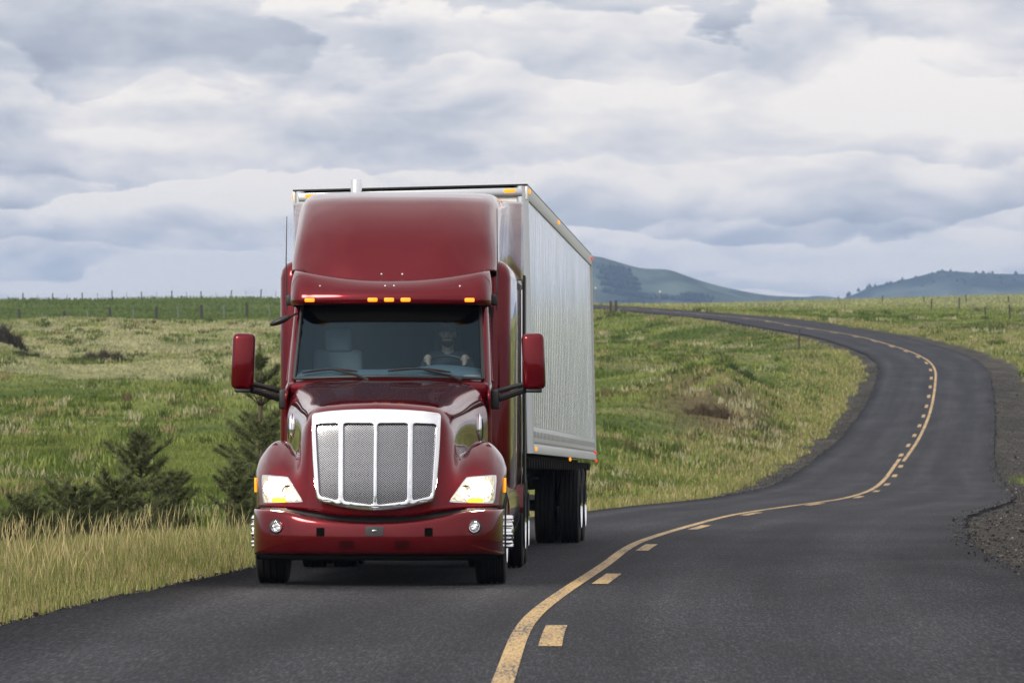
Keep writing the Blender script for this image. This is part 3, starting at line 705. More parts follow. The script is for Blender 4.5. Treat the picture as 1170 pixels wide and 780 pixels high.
# glass opening corners
def ws(x, t_):   # windscreen surface: x -1..1, t 0 bottom 1 top
    X_ = x*(.935-.045*t_); y = 2.16+.20*x*x+(.44-.02*x*x)*t_; z = 2.02+.74*t_-.02*x*x*(1-t_); return (X_, y, z)
N = 24
V = [ws(-1+2*i/N, j/10) for j in range(11) for i in range(N+1)]
F = [(j*(N+1)+i, j*(N+1)+i+1, (j+1)*(N+1)+i+1, (j+1)*(N+1)+i) for j in range(10) for i in range(N)]
MB().add(V, F).build('windscreen', m_glass, tr, sharp=0)
rb = [ws(-1+2*i/30, 0) for i in range(31)]+[ws(1, j/8) for j in range(1, 9)]+[ws(1-2*i/30, 1) for i in range(1, 31)]+[ws(-1, 1-j/8) for j in range(1, 8)]
rb.append(rb[0]); MB().tube([(a*1.008, b-.004, c) for a, b, c in rb], .020, 8).build('windscreen_seal', m_black, tr)
# matt black band over the glass, under the visor, deeper in the middle
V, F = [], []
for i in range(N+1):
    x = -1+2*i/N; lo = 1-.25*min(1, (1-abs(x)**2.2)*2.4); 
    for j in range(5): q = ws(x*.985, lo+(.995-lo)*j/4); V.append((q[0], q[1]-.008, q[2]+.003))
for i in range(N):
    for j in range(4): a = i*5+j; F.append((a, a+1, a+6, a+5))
MB().add(V, F).build('black_band', m_void, tr, sharp=0)
# A pillars, header, cowl as lofted strips; sides
def side_strip(pts, name, m, parent=tr, both=True, th=.03):
    V, F = loft(pts, 5, 5)
    return MB().add(V, F).build(name, m, parent, sharp=0, mirror=both, solid=th)
pil = [[ws(1, t_), (.965-.03*t_, 2.37+.40*t_, 2.01+.78*t_), (1.01-.045*t_, 2.44+.38*t_, 2.0+.80*t_), (1.022-.05*t_, 2.56+.34*t_, 1.99+.82*t_)] for t_ in (-.12, 0, .33, .66, 1, 1.1)]
V, F = loft(pil, 4, 3); pv = V
MB().add(V, F).build('windscreen_pillar', m_red, tr, sharp=0, solid=.02); MB().add([(-x, y, z) for x, y, z in V], F).build('windscreen_pillar', m_red, tr, sharp=0, solid=.02)
cow = [[(x*k_, y0+.20*x*x, z0-.02*x*x) for x in (0,.25,.5,.75,1)] for k_, y0, z0 in ((.94,2.16,2.01),(.97,2.12,1.985),(1.0,2.08,1.955),(1.0,2.09,1.8))]
V, F = loft(cow, 5, 4); MB().add(V, F).build('cowl', m_red, tr, mirror=True, sharp=0, solid=.02)
# doors with their windows
for sx in (-1, 1):
    MBd = MB()
    rows = [[(hw(z)*sx, y, z) for y in (2.16 if z < 1.9 else 2.50, 2.7, 2.95, 3.2, 3.5)] for z in (.80, 1.1, 1.4, 1.7, 1.88, 1.97)]
    V, F = loft(rows, 3, 3); MBd.add(V, F)
    dr = MBd.build('door', m_red, tr, sharp=50, solid=.03)
    for a, b in (((2.50,1.98),(2.86,2.74)), ((3.30,1.98),(3.28,2.74))):
        pass
    g0 = [((hw(z)-.004)*sx, y, z) for y, z in ((2.54,1.99),(3.30,2.02),(3.28,2.64),(2.84,2.64))]
    MB().add(g0, [(0,1,2,3)]).build('side_window', m_sideglass, dr, solid=.006)
    fr_ = [((hw(z)+.002)*sx, y, z) for y, z in ((2.52,1.98),(3.32,2.0),(3.30,2.66),(2.84,2.66),(2.52,1.98))]
    MB().tube(fr_, .018, 6).build('window_frame', m_chrome if False else m_red, dr)
    MB().add([((hw(z)+.0)*sx, y, z) for y, z in ((3.28,1.97),(3.52,1.97),(3.52,2.8),(3.28,2.8))], [(0,1,2,3)]).build('door_post', m_red, dr, solid=.03)
    MB().add([((hw(z)+.0)*sx, y, z) for y, z in ((2.84,2.64),(3.52,2.64),(3.52,3.12),(2.95,3.12))], [(0,1,2,3)]).build('roof_side', m_red, tr, solid=.03)
    MB().box(((hw(1.72)+.02)*sx, 3.25, 1.80), (.03,.16,.035), r=.01).build('door_handle', m_chrome, dr)
# visor
VS = []
for z, out_, hwx in ((2.735, .02, .985), (2.76, -.06, 1.0), (2.85, -.055, 1.0), (2.93, .03, .995), (2.985, .15, .975), (3.0, .30, .96)):
    zz = lambda x, z=z: z+(.10*x**2 if z > 2.95 else .05*x**2 if z > 2.9 else 0)
    VS.append([(x*hwx, 2.47+out_+.15*x*x+(.12 if x > .97 else 0), zz(x)) for x in (0,.25,.5,.75,.92,1.0)]+[(hwx*1.012, 2.90+out_*.5, zz(1)-.0), (hwx*1.012, 3.15, zz(1))])
V, F = loft(VS, 6, 6); vis = MB().add(V, F).build('sun_visor', m_red, tr, mirror=True, sharp=0, solid=.015)
V = [(x*.97, 2.50+.15*x*x+dy_, 2.742+.0*dy_) for dy_ in (0,.3) for x in np.linspace(-1,1,13)]
MB().add(V, [(i,i+1,i+14,i+13) for i in range(12)]).build('visor_underside', m_void, vis, solid=.01)
vt = BVHTree.FromPolygons([v.co.copy() for v in vis.data.vertices], [tuple(f.vertices) for f in vis.data.polygons])
def vy(x, z): h = vt.ray_cast(Vector((x+.003, -5, z)), Vector((0,1,0))); return h[0].y if h[0] else 2.5
for x in (-.80, -.165, 0, .165, .80):
    MB().box((x, vy(x, 2.79)-.006, 2.79), (.098,.03,.04), r=.012).build('roof_marker_light', m_amber, vis)
# roof fairing
FR_ = [
[(0,2.84,2.975),(.5,2.89,3.0),(.85,3.02,3.075),(1.0,3.15,3.11),(1.06,3.48,3.09),(1.06,4.2,3.1),(1.07,5.45,3.1),(1.235,6.1,3.1)],
[(0,3.00,3.2),(.5,3.05,3.21),(.86,3.18,3.23),(1.01,3.34,3.24),(1.055,3.66,3.25),(1.06,4.4,3.25),(1.08,5.45,3.25),(1.235,6.1,3.25)],
[(0,3.25,3.5),(.5,3.30,3.5),(.88,3.44,3.5),(1.005,3.66,3.5),(1.045,4.0,3.5),(1.055,4.7,3.5),(1.09,5.5,3.5),(1.235,6.12,3.5)],
[(0,3.62,3.765),(.5,3.67,3.765),(.88,3.82,3.755),(1.0,4.08,3.74),(1.045,4.45,3.75),(1.065,5.0,3.76),(1.10,5.6,3.77),(1.235,6.15,3.77)],
[(0,4.0,3.905),(.5,4.05,3.905),(.88,4.20,3.895),(1.0,4.45,3.865),(1.03,4.9,3.86),(1.06,5.3,3.87),(1.11,5.75,3.88),(1.23,6.2,3.89)],
[(0,4.85,3.99),(.5,4.87,3.99),(.86,4.95,3.98),(.965,5.1,3.96),(1.02,5.3,3.92),(1.05,5.6,3.93),(1.12,5.95,3.94),(1.22,6.28,3.95)],
[(0,6.4,4.0),(.5,6.4,4.0),(.81,6.4,3.99),(.92,6.4,3.98),(1.0,6.4,3.975),(1.05,6.4,3.97),(1.09,6.4,3.965),(1.14,6.4,3.96)]]
for r_ in FR_[1:5]:   # faint raised shoulders running up the fairing
    r_[1] = (r_[1][0]*1.0, r_[1][1]-.045, r_[1][2])
V, F = loft(FR_, 7, 7)
fair = MB().add(V, F).build('roof_fairing', m_red, tr, mirror=True, sharp=0, solid=.015)
ft = BVHTree.FromPolygons([v.co.copy() for v in fair.data.vertices], [tuple(f.vertices) for f in fair.data.polygons])
def fy(x, z): h = ft.ray_cast(Vector((x, -5, z)), Vector((0,1,0))); return h[0].y if h[0] else 3
for x, z in ((-.105,3.06),(.105,3.06)): MB().ball((x, fy(x, z)-.004, z), .013, 8, 6).build('rivet', m_chrome, fair)
for x, z in ((-.045,2.93),(.045,2.93),(-.70,2.93),(.70,2.93)): MB().ball((x, vy(x, z)-.004, z), .011, 8, 6).build('rivet', m_chrome, vis)
# sleeper body
def rrect(w_, y0, y1, rf, rb_, n=6):
    o = []
    for cx, cy, r_, a0 in ((w_-rf, y0+rf, rf, -90), (w_-rb_, y1-rb_, rb_, 0), (-(w_-rb_), y1-rb_, rb_, 90), (-(w_-rf), y0+rf, rf, 180)):
        for k in range(n+1): a = R(a0+90*k/n); o.append((cx+r_*math.cos(a), cy+r_*math.sin(a)))
    return o
mb = MB(); V, F = [], []
lv = [(.86, 1.15), (.92, 1.175), (1.3, 1.18), (2.4, 1.18), (3.05, 1.18), (3.13, 1.165), (3.19, 1.13), (3.225, 1.08), (3.235, 1.0)]
for z, w_ in lv:
    y0 = 3.48+(1.18-w_)*.9
    for x, y in rrect(w_, y0, 6.42, .14, .05): V.append((x*(1+.03*smooth(y, 4, 6.4)), y, z))
k = 28
for q in range(len(lv)-1):
    for i in range(k): F.append((q*k+i, q*k+(i+1) % k, (q+1)*k+(i+1) % k, (q+1)*k+i))
F.append(tuple(range(k))[::-1]); F.append(tuple((len(lv)-1)*k+i for i in range(k)))
sl = mb.add(V, F).build('sleeper', m_red, tr, sharp=50)
# polished edge trim and rubber gap fairing behind the sleeper
for sx in (-1, 1):
    MB().box((1.222*sx, 6.0, 1.95), (.012,.10,2.1), r=.004).build('trim_strip', m_chrome, sl)
    MB().box((1.235*sx, 6.66, 2.05), (.025,.46,2.25), r=.006).build('gap_fairing', m_black, tr)
# cab roof and back wall
MB().box((0, 3.25, 2.82), (1.88,.75,.04), r=.01).build('cab_ceiling', m_dark, tr)
# interior
MB().box((0, 3.43, 2.0), (2.0,.04,1.75)).build('cab_rear_wall', m_dark, tr)
MB().box((0, 2.9, 1.18), (1.96,1.3,.05)).build('cab_floor', m_dark, tr)
V, F = loft([[(x, y0+.16*x*x, z0+(.05*math.exp(-((x-.54)/.28)**2) if z0 > 2.0 else 0)) for x in np.linspace(-.92,.92,9)] for y0, z0 in ((2.17,1.96),(2.25,2.04),(2.42,2.085),(2.55,2.095),(2.60,2.03),(2.62,1.6))], 3, 3)
MB().add(V, F).build('dashboard', m_dash, tr, sharp=0, solid=.02)
def seat(x, y, headr=True):
    s_ = empty('seat_assembly', (0,0,0)); return s_
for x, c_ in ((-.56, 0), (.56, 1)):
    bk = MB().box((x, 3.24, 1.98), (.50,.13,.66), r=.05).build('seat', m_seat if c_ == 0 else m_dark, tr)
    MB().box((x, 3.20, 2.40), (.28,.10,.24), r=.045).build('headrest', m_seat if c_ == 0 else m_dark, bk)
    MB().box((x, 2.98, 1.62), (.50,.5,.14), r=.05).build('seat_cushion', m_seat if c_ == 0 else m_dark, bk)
# steering wheel
c0 = Vector((.56, 2.64, 2.10)); ax = Vector((0,-.62,.78)).normalized(); u = Vector((1,0,0)); v_ = ax.cross(u)
sw_ = MB().tube([c0+(u*math.cos(a)+v_*math.sin(a))*.225 for a in np.linspace(0, 2*math.pi, 33)], .016, 8)
swo = sw_.build('steering_wheel', m_black, tr)
s2 = MB()
for a in (0.3, 2.84, 4.71): s2.tube([c0-ax*.02, c0+(u*math.cos(a)+v_*math.sin(a))*.22], .012, 6)
s2.ball(c0-ax*.02, (.07,.05,.05)).tube([c0, c0-ax*.35], .03, 8); s2.build('spokes', m_black, swo)
# wipers
for x0, x1, xp in ((-.86,-.30,-.33), (.0,.62,.60)):
    def wq(x, t_): q = ws(x/.93, t_); return (q[0], q[1]-.035, q[2])
    pts = [wq(x0+(x1-x0)*k/8, .075+.035*math.sin(math.pi*k/8)) for k in range(9)]
    wp = MB().tube(pts, [.008]+[.013]*7+[.008], 6).build('wiper', m_black, tr)
    MB().tube([wq((x0+x1)/2+.05, .10), wq(xp+.02, .03), (xp+.14, 2.12, 1.985)], [.012,.014,.018], 6).build('wiper_arm', m_black, wp)
# mirrors on their brackets
for sx in (-1, 1):
    mr = MB().box((1.445*sx, 2.28, 2.175), (.225,.17,.56), Matrix.Rotation(R(-2*sx), 3, 'Y'), r=.055).build('side_mirror', m_red, tr, sharp=50)
    MB().box((1.445*sx, 2.372, 2.175), (.19,.012,.50), Matrix.Rotation(R(-2*sx), 3, 'Y'), r=.004).build('mirror_glass', m_chrome, mr)
    MB().box((1.45*sx, 2.28, 1.885), (.16,.10,.04), r=.015).build('mirror_base', m_black, mr)
    MB().tube([(1.36*sx, 2.28, 1.89), (1.30*sx, 2.33, 1.875), (1.08*sx, 2.45, 1.80)], .034, 8).tube([(1.36*sx, 2.28, 1.95), (1.27*sx, 2.33, 1.93), (1.08*sx, 2.45, 1.88)], .026, 8).build('mirror_arm', m_black, mr)
    MB().box((1.06*sx, 2.46, 1.80), (.085,.12,.20), r=.02).build('mirror_bracket', m_black, mr)
    # antennas on the visor corners
    ah = (3.72 if sx > 0 else 3.64)
    an = MB().tube([(1.06*sx, 2.86, 2.70), (1.065*sx, 2.86, 3.2), (1.06*sx, 2.88, ah)], [.008,.006,.004], 6).build('antenna', m_black, tr)
    MB().box((1.03*sx, 2.86, 2.80), (.07,.06,.11), r=.02).build('antenna_mount', m_black, an)
cm = MB().ball((-1.10, 2.56, 2.585), (.115,.05,.035), 18, 10)
cmo = cm.build('kerb_mirror', m_black, tr, xf=lambda v: tuple(Matrix.Rotation(R(-22), 3, 'Y') @ (Vector(v)-Vector((-1.10,2.56,2.585)))+Vector((-1.10,2.56,2.585))))
MB().tube([(-1.03, 2.58, 2.61), (-.94, 2.64, 2.66)], .012, 6).build('kerb_mirror_stem', m_black, cmo)
# exhaust
MB().lathe([(0,.065),(2.05,.065),(2.55,.062),(2.60,.058)], (-.60, 6.72, 1.62), (0,0,1), 24).build('exhaust_stack', m_chrome, tr)
# chassis, axles
ch = MB()
for x in (-.42, .42): ch.box((x, 5.0, .78), (.09,8.2,.26))
for y in (1.0, 2.6, 4.2, 5.6, 8.8): ch.box((0, y, .78), (.8,.12,.2))
ch.box((0, 1.5, .95), (.9,1.5,.5)); ch.build('chassis', m_frame, tr)
MB().box((0, 1.30, .50), (1.9,.14,.13), r=.03).build('front_axle', m_frame, tr)
MB().box((0, 7.85, 1.13), (.9,1.0,.07), r=.02).build('fifth_wheel', m_frame, tr)
def tyre_prof(w_, r_):
    h = w_/2; o = [(-h*.80, r_*.58), (-h*.98, r_*.70), (-h, r_*.82), (-h*.97, r_*.93), (-h*.90, r_*.975)]
    g = []
    for k in range(5):
        a = -h*.82+k*(h*1.64/4.0)
        if k: g += [(a-.012, r_), (a-.008, r_-.016), (a+.008, r_-.016), (a+.012, r_)]
        else: g += [(a, r_*.995)]
    g = [q for q in g if abs(q[0]) < h*.80]
    return o+[(-h*.84, r_*.995)]+sorted(g, key=lambda q: q[0])+[(-q, r) for q, r in ([(-h*.84, r_*.995)]+o[::-1])]
def wheel(x, y, r_, w_, sx, parent, front=False, zc=None, inner=False, nm='wheel'):
    zc = r_ if zc is None else zc
    wh = MB().lathe(tyre_prof(w_, r_), (x, y, zc), (1,0,0), 56, caps=False).build(nm, m_rub, parent, sharp=30)
    rm = MB()
    if inner: rm.lathe([(-.1,.28),(.1,.28)], (x, y, zc), (1,0,0), 20); rm.build('rim', m_frame, wh); return wh
    if front: prof = [(-.16,.285),(.14,.29),(.155,.30),(.14,.275),(.085,.25),(.075,.20),(.10,.165),(.12,.15),(.125,.11),(.20,.10),(.215,.06),(.218,.0)]
    else: prof = [(-.16,.285),(.14,.29),(.155,.30),(.14,.275),(.05,.26),(-.04,.24),(-.06,.17),(-.05,.14),(.08,.12),(.11,.09),(.115,0)]
    rm.lathe([(a*sx, b) for a, b in prof], (x, y, zc), (1,0,0), 40, caps=False); ro = rm.build('rim', m_chrome, wh, sharp=40)
    for k in range(10):
        a = 2*math.pi*k/10+.16; q = .143; off_ = .10 if front else -.05
        ctr = (x+off_*sx, y+math.cos(a)*q*1.0, zc+math.sin(a)*q*1.0)
        MB().lathe([(0,.024),(.035*sx,.026),(.05*sx,.020),(.10*sx if front else .06*sx,.017),(.115*sx if front else .065*sx,.006)], ctr, (1,0,0), 10).build('lug_nut', m_chrome, wh)
    return wh
for sx in (-1, 1):
    wheel(1.06*sx, 1.30, .505, .30, sx, tr, True)
    # wheel arch liner
    V, F = [], []
    for k in range(13):
        a = R(180*k/12-0); 
        for xx in (.72, 1.17): V.append((xx*sx, 1.30+.60*math.cos(a), .50+.60*math.sin(a)))
    for k in range(12): F.append((2*k, 2*k+1, 2*k+3, 2*k+2))
    MB().add(V, F).build('wheel_arch_liner', m_frame, tr, solid=.01)
    MB().box((.70*sx, 1.35, .85), (.02,1.2,.6)).build('inner_fender', m_frame, tr)
    for y in (7.2, 8.52):
        wheel(1.08*sx, y, .505, .27, sx, tr); wheel(.74*sx, y, .505, .27, sx, tr, inner=True)
    # tank, steps and skirt between the wheels
    tk = MB().lathe([(0,.27),(.015,.30),(.04,.315),(1.55,.315),(1.575,.30),(1.59,.27)], (.87*sx, 3.05, .66), (0,1,0), 36).build('fuel_tank', m_chrome, tr)
    for y in (3.25, 4.35): MB().lathe([(0,.322),(.05,.322)], (.87*sx, y, .66), (0,1,0), 36).build('tank_strap', m_steel, tk)
    V, F = loft([[(1.16*sx, y, z) for y in (2.35,3.0,4.0,5.0,6.25)] if z < .9 else [(1.15*sx, y, z) for y in (2.15,3.0,4.0,5.0,6.4)] for z in (.38,.42,.6,.8,.96)], 3, 3)
    skirt_ = MB().add([(v[0]+sx*.045*math.sin(math.pi*(v[2]-.38)/.58), v[1], v[2]) for v in V], F).build('side_skirt', m_red, tr, sharp=0, solid=.02)
    MB().box((1.13*sx, 2.45, .56), (.16,.42,.03), r=.01).build('step', m_steel, skirt_); MB().box((1.11*sx, 2.45, .86), (.14,.42,.03), r=.01).build('step', m_steel, skirt_)
    MB().box((1.06*sx, 2.42, .66), (.20,.30,.40), r=.03).build('battery_box', m_chrome, tr)
    # rear fender over the drive wheels
    V, F = [], []
    for k in range(9):
        a = R(100+70*k/8)
        for xx in (.62, 1.22): V.append((xx*sx, 7.2+.60*math.cos(a), .50+.60*math.sin(a)))
    for k in range(8): F.append((2*k, 2*k+1, 2*k+3, 2*k+2))
    MB().add(V, F).build('drive_fender', m_red, tr, sharp=0, solid=.015)
for y in (7.2, 8.52): MB().lathe([(-1.0,.08),(-.3,.09),(-.22,.2),(.22,.2),(.3,.09),(1.0,.08)], (0, y, .505), (1,0,0), 16).build('drive_axle', m_frame, tr)

# ------------------------------------------------------------------ trailer
m_alu = mat('ribbed aluminium sheet', (.82,.86,.92), .16, .74)
n, p = nt(m_alu); tco = n.node('ShaderNodeTexCoord'); s_ = n.node('ShaderNodeSeparateXYZ'); n.l.new(tco.outputs['Object'], s_.inputs[0])
rib = n.m('SINE', n.m('MULTIPLY', s_.outputs[1], 2*math.pi/.105))
wob = n.noise(tco.outputs['Object'], 1.6, 4, .55)
mpv = n.node('ShaderNodeMapping'); mpv.inputs['Scale'].default_value = (1, 2.2, .35); n.l.new(tco.outputs['Object'], mpv.inputs[0]); wob = n.noise(mpv.outputs[0], 1.6, 3, .5)
hgt = n.m('ADD', n.m('MULTIPLY', rib, .05), n.m('MULTIPLY', wob, .35))
n.l.new(n.bump(hgt, .30, .03), p.inputs['Normal'])
dirt = n.noise(mpv.outputs[0], 2.2, 7, .6)
n.l.new(n.ramp(dirt, [(.3, (.80,.84,.89)), (.6, (.93,.96,1.0))]), p.inputs['Base Color'])
n.l.new(n.ramp(dirt, [(.3, (.24,.24,.24)), (.7, (.10,.10,.10))]), p.inputs['Roughness'])
m_rail = mat('pale extruded aluminium', (.62,.62,.60), .45, .5)
m_slot = mat('slotted rail', (.70,.71,.72), .45, .5)
n, p = nt(m_slot); tco = n.node('ShaderNodeTexCoord'); s_ = n.node('ShaderNodeSeparateXYZ'); n.l.new(tco.outputs['Object'], s_.inputs[0])
fy_ = n.m('FRACT', n.m('MULTIPLY', s_.outputs[1], 1/.30)); zz_ = n.m('ADD', s_.outputs[2], n.m('SUBTRACT', n.m('MULTIPLY', s_.outputs[1], .0087), n.m('MULTIPLY', s_.outputs[0], .0236)))
msk = n.m('MULTIPLY', n.m('LESS_THAN', fy_, .42), n.m('LESS_THAN', n.m('ABSOLUTE', n.m('SUBTRACT', zz_, 1.43)), .035))  # slots are dark colour on a solid rail, painted as the shade inside them
n.l.new(n.mix(msk, (.70,.71,.72), (.06,.06,.07)), p.inputs['Base Color'])
m_white = mat('white trailer front sheet', (.72,.72,.70), .5)
TT = math.atan(.060)
tl = empty('semi_trailer', (-1.035, 52.5, gz(52.5)), (-PT, 0, -TT))
tag(tl, 'long box trailer with shiny ribbed aluminium side, coupled behind the red tractor', 'trailer')
ROLL = R(1.35)
def tx(v):   # the body leans on its springs and sits a little nose-up
    x, y, z = v; z = z-.0087*y
    return (x*math.cos(ROLL)+ -(z)*math.sin(ROLL)*1.0, y, z*math.cos(ROLL)+x*math.sin(ROLL))
L, W2, Z0, Z1 = 16.15, 1.30, 1.22, 4.17
box_ = MB().box((0, L/2, (Z0+Z1)/2), (2*W2-.06, L-.04, Z1-Z0-.04)).build('box_body', m_white, tl, xf=tx)
for sx in (-1, 1):
    # posts between sheets with rivets
    ps = MB().box((sx*(W2-.022), L/2, (Z0+.30+Z1-.16)/2), (.018, L-.24, Z1-.16-Z0-.30))
    for k in range(1, 40): ps.box((sx*(W2-.0115), .12+k*(L-.24)/40, (Z0+.30+Z1-.16)/2), (.006,.035,Z1-.16-Z0-.30))
    ps.build('side_sheet', m_alu, tl, xf=tx)
    MB().box((sx*(W2-.012), L/2, Z1-.08), (.03, L, .16), r=.006).build('top_rail', m_rail, tl, xf=tx)
    rl = MB().box((sx*(W2-.012), L/2, Z0+.045), (.034, L-.1, .10), r=.006).box((sx*(W2-.016), L/2, Z0+.21), (.02, L-.1, .17), r=.004); ro = rl.build('bottom_rail', m_slot, tl, xf=tx)
    MB().lathe([(0,.075),(Z1-Z0,.075)], (sx*(W2-.07), .07, Z0), (0,0,1), 20).build('corner_post', m_steel, tl, xf=tx)
    MB().box((sx*(W2-.03), L-.02, (Z0+Z1)/2), (.08,.08,Z1-Z0)).build('rear_frame', m_rail, tl, xf=tx)
    for y, z, m_, d_ in ((.12, Z1-.06, m_amber, 0), (6.6, Z1-.05, m_amber, 0), (L-.06, Z1-.06, m_redl, 0), (.35, Z0+.05, m_amber, 0), (8.2, Z0-.03, m_amber, 0), (L-.4, Z0+.10, m_redl, 0), (L-.1, Z0-.02, m_redl, 0)):
        MB().box((sx*(W2+.012), y, z), (.025,.10,.045), r=.01).build('marker_light', m_, tl, xf=tx)
    MB().box((sx*1.10, -.015, Z1-.055), (.13,.03,.045), r=.012).build('marker_light', m_amber, tl, xf=tx)
MB().box((0, L/2, Z1+.008), (2*W2+.0, L+.02, .02), r=.004).build('roof', m_black, tl, xf=tx)
MB().box((0, -.005, Z1-.07), (2*W2-.12, .03, .09), r=.006).build('front_rail', m_steel, tl, xf=tx)
fl_ = MB().box((0, L/2, Z0-.05), (2.1, L-.2, .10))
for k in range(30): fl_.box((0, .5+k*.53, Z0-.10), (2.45,.06,.10))
for x in (-.5, .5): fl_.box((x, 12.6, .95), (.1, 4.6, .28))
fl_.box((0, 12.6, 1.0), (1.2,4.2,.06)); fl_.build('floor_frame', m_frame, tl, xf=tx)
lg = MB()
for x in (-.85, .85): lg.box((x, 3.3, .78), (.12,.14,.9)); lg.box((x, 3.3, .32), (.25,.25,.03)); lg.tube([(x, 3.35, .8), (x, 4.2, 1.15)], .03, 6)
lg.tube([(-.85, 3.3, .8), (.85, 3.3, .8)], .03, 6); lg.tube([(.85, 3.22, .95), (1.15, 3.1, .95)], .015, 6)
lg.build('landing_gear', m_frame, tl)
for y in (12.15, 13.4):
    MB().lathe([(-1.0,.07),(1.0,.07)], (0, y, .5), (1,0,0), 12).build('axle', m_frame, tl)
    for sx in (-1, 1):
        wheel(1.10*sx, y, .505, .27, sx, tl); wheel(.77*sx, y, .505, .27, sx, tl, inner=True)
for sx in (-1, 1):
    MB().box((.92*sx, 14.15, .62), (.62,.012,.75)).build('mud_flap', m_rub, tl)
MB().box((0, 15.9, .55), (2.2,.1,.12)).box((-.6, 15.9, .85), (.1,.08,.6)).box((.6, 15.9, .85), (.1,.08,.6)).build('rear_guard', m_rail, tl)

# ------------------------------------------------------------------ driver
m_skin = mat('skin', (.36,.225,.165), .5, Subsurface_Weight=.1); m_shirt = mat('dark shirt', (.03,.032,.038), .9); m_cap = mat('grey cap cloth', (.060,.065,.075), .95, Specular_IOR_Level=.1)
m_hair = mat('dark brown beard', (.02,.013,.010), .9, Specular_IOR_Level=.1); m_tr = mat('denim', (.03,.045,.08), .9); m_tee = mat('white collar', (.75,.75,.75), .8); m_eye = mat('eyes', (.02,.02,.02), .3)
def tube_pieces(segs):
    mb = MB()
    for pts, rs in segs:
        mb.tube(pts, rs, 14)
        for p_, r_ in zip(pts, rs): mb.ball(p_, r_, 14, 9)
    return mb
def fused(name, mb, m, parent, vox=.007):
    o = mb.build(name, m, parent, sharp=0); md = o.modifiers.new('fuse', 'REMESH'); md.mode = 'VOXEL'; md.voxel_size = vox; md.use_smooth_shade = True
    sm = o.modifiers.new('soft', 'SMOOTH'); sm.iterations = 3; sm.factor = .5; return o
# body in tractor space, facing -y (the road ahead)
dx0 = .56
pel, che, nek, hed = (dx0, 3.06, 1.72), (dx0, 3.07, 2.10), (dx0, 3.03, 2.29), (dx0, 2.98, 2.455)
segs = [([pel, (dx0, 3.09, 1.92), che], [.15,.14,.155]), ([(dx0-.15, 3.06, 2.20), (dx0, 3.06, 2.22), (dx0+.15, 3.06, 2.20)], [.075,.085,.075]), ([che, nek, (dx0, 3.0, 2.38)], [.12,.062,.060])]
hands = []
for sx in (-1, 1):
    sh = (dx0+.185*sx, 3.05, 2.17); elb = (dx0+.30*sx, 2.90, 1.93); wr = (dx0+.185*sx, 2.72, 2.13)
    segs.append(([sh, tuple((Vector(sh)+Vector(elb))/2), elb], [.065,.054,.045])); segs.append(([elb, tuple((Vector(elb)*.6+Vector(wr)*.4)), wr], [.044,.042,.029]))
    hands.append((sx, wr)); hp = (dx0-.09*0, 0, 0)
    segs.append(([(dx0+.10*sx, 3.05, 1.72), (dx0+.15*sx, 2.62, 1.74)], [.10,.075])); segs.append(([(dx0+.15*sx, 2.62, 1.74), (dx0+.14*sx, 2.50, 1.30)], [.065,.045])); segs.append(([(dx0+.14*sx, 2.50, 1.27), (dx0+.14*sx, 2.32, 1.24)], [.045,.035]))
root_d = None
mb = tube_pieces(segs)
# head: skull, jaw, nose, ears
mb.ball((hed[0], hed[1]+.01, hed[2]+.03), (.076,.098,.100), 24, 16).ball((hed[0], hed[1]-.022, hed[2]-.062), (.058,.068,.062), 20, 12)
mb.ball((hed[0], hed[1]-.096, hed[2]-.012), (.013,.020,.024), 10, 8).ball((hed[0], hed[1]-.085, hed[2]+.018), (.011,.012,.025), 10, 8)
mb.ball((hed[0], hed[1]-.086, hed[2]-.05), (.026,.012,.008), 10, 8)
for sx in (-1, 1): mb.ball((hed[0]+.079*sx, hed[1]+.012, hed[2]), (.010,.020,.032), 10, 8)
for sx, wr in hands:   # palm and five curled fingers round the rim
    a = R(90-52*sx); rimp = c0+(u*math.cos(a)+v_*math.sin(a))*.225; wrv = Vector(wr)
    tang = (-u*math.sin(a)+v_*math.cos(a)); outw = (rimp-c0).normalized()
    base_ = rimp+ax*.035+outw*.01
    mb.tube([wrv, base_], [.028,.032], 12); mb.ball(base_, (.038,.034,.036), 12, 8)
    for k in range(4):
        p0 = base_+tang*(-.030+.020*k); Lf = (.9, 1, .97, .8)[k]
        mb.tube([p0+outw*.01, p0+outw*.032*Lf+ax*.002, p0+outw*.034*Lf-ax*.028, p0+outw*.012-ax*.05*Lf], [.0105,.0100,.0092,.0082], 8)
        for q_ in (p0+outw*.032*Lf+ax*.002,): mb.ball(q_, .0105, 8, 6)
    mb.tube([base_-outw*.015, base_-outw*.035-ax*.015+tang*.02, base_-outw*.025-ax*.04+tang*.03], [.013,.012,.010], 8)
drv = fused('driver', mb, m_skin, None, .0065)
drv.location = tr.location; drv.rotation_euler = tr.rotation_euler
tag(drv, 'bearded man in grey cap and dark shirt behind the windscreen, hands on the wheel', 'person')
sg = []
for pts, rs in segs[:2]: sg.append((pts, [q+.014 for q in rs]))
sg.append(([che, (dx0, 3.055, 2.25)], [.13,.085]))
for q in (3, 4, 8, 9): sg.append((segs[q][0], [r_+.013 for r_ in segs[q][1]]) if q in (3, 8) else ([segs[q][0][0], segs[q][0][1], tuple(Vector(segs[q][0][1])*.35+Vector(segs[q][0][2])*.65)], [.058,.052,.045]))
fused('shirt', tube_pieces(sg), m_shirt, drv, .009)
sg = [(segs[q][0], [r_+.012 for r_ in segs[q][1]]) for q in (5, 6, 10, 11)]
sg.append(([(dx0, 3.06, 1.70), (dx0, 3.06, 1.76)], [.155,.15])); fused('trousers', tube_pieces(sg), m_tr, drv, .010)
MB().lathe([(0,.074),(.02,.070),(.03,.064)], (dx0, 3.045, 2.275), (0,-.2,1), 20, caps=False).build('collar', m_tee, drv, solid=.006)
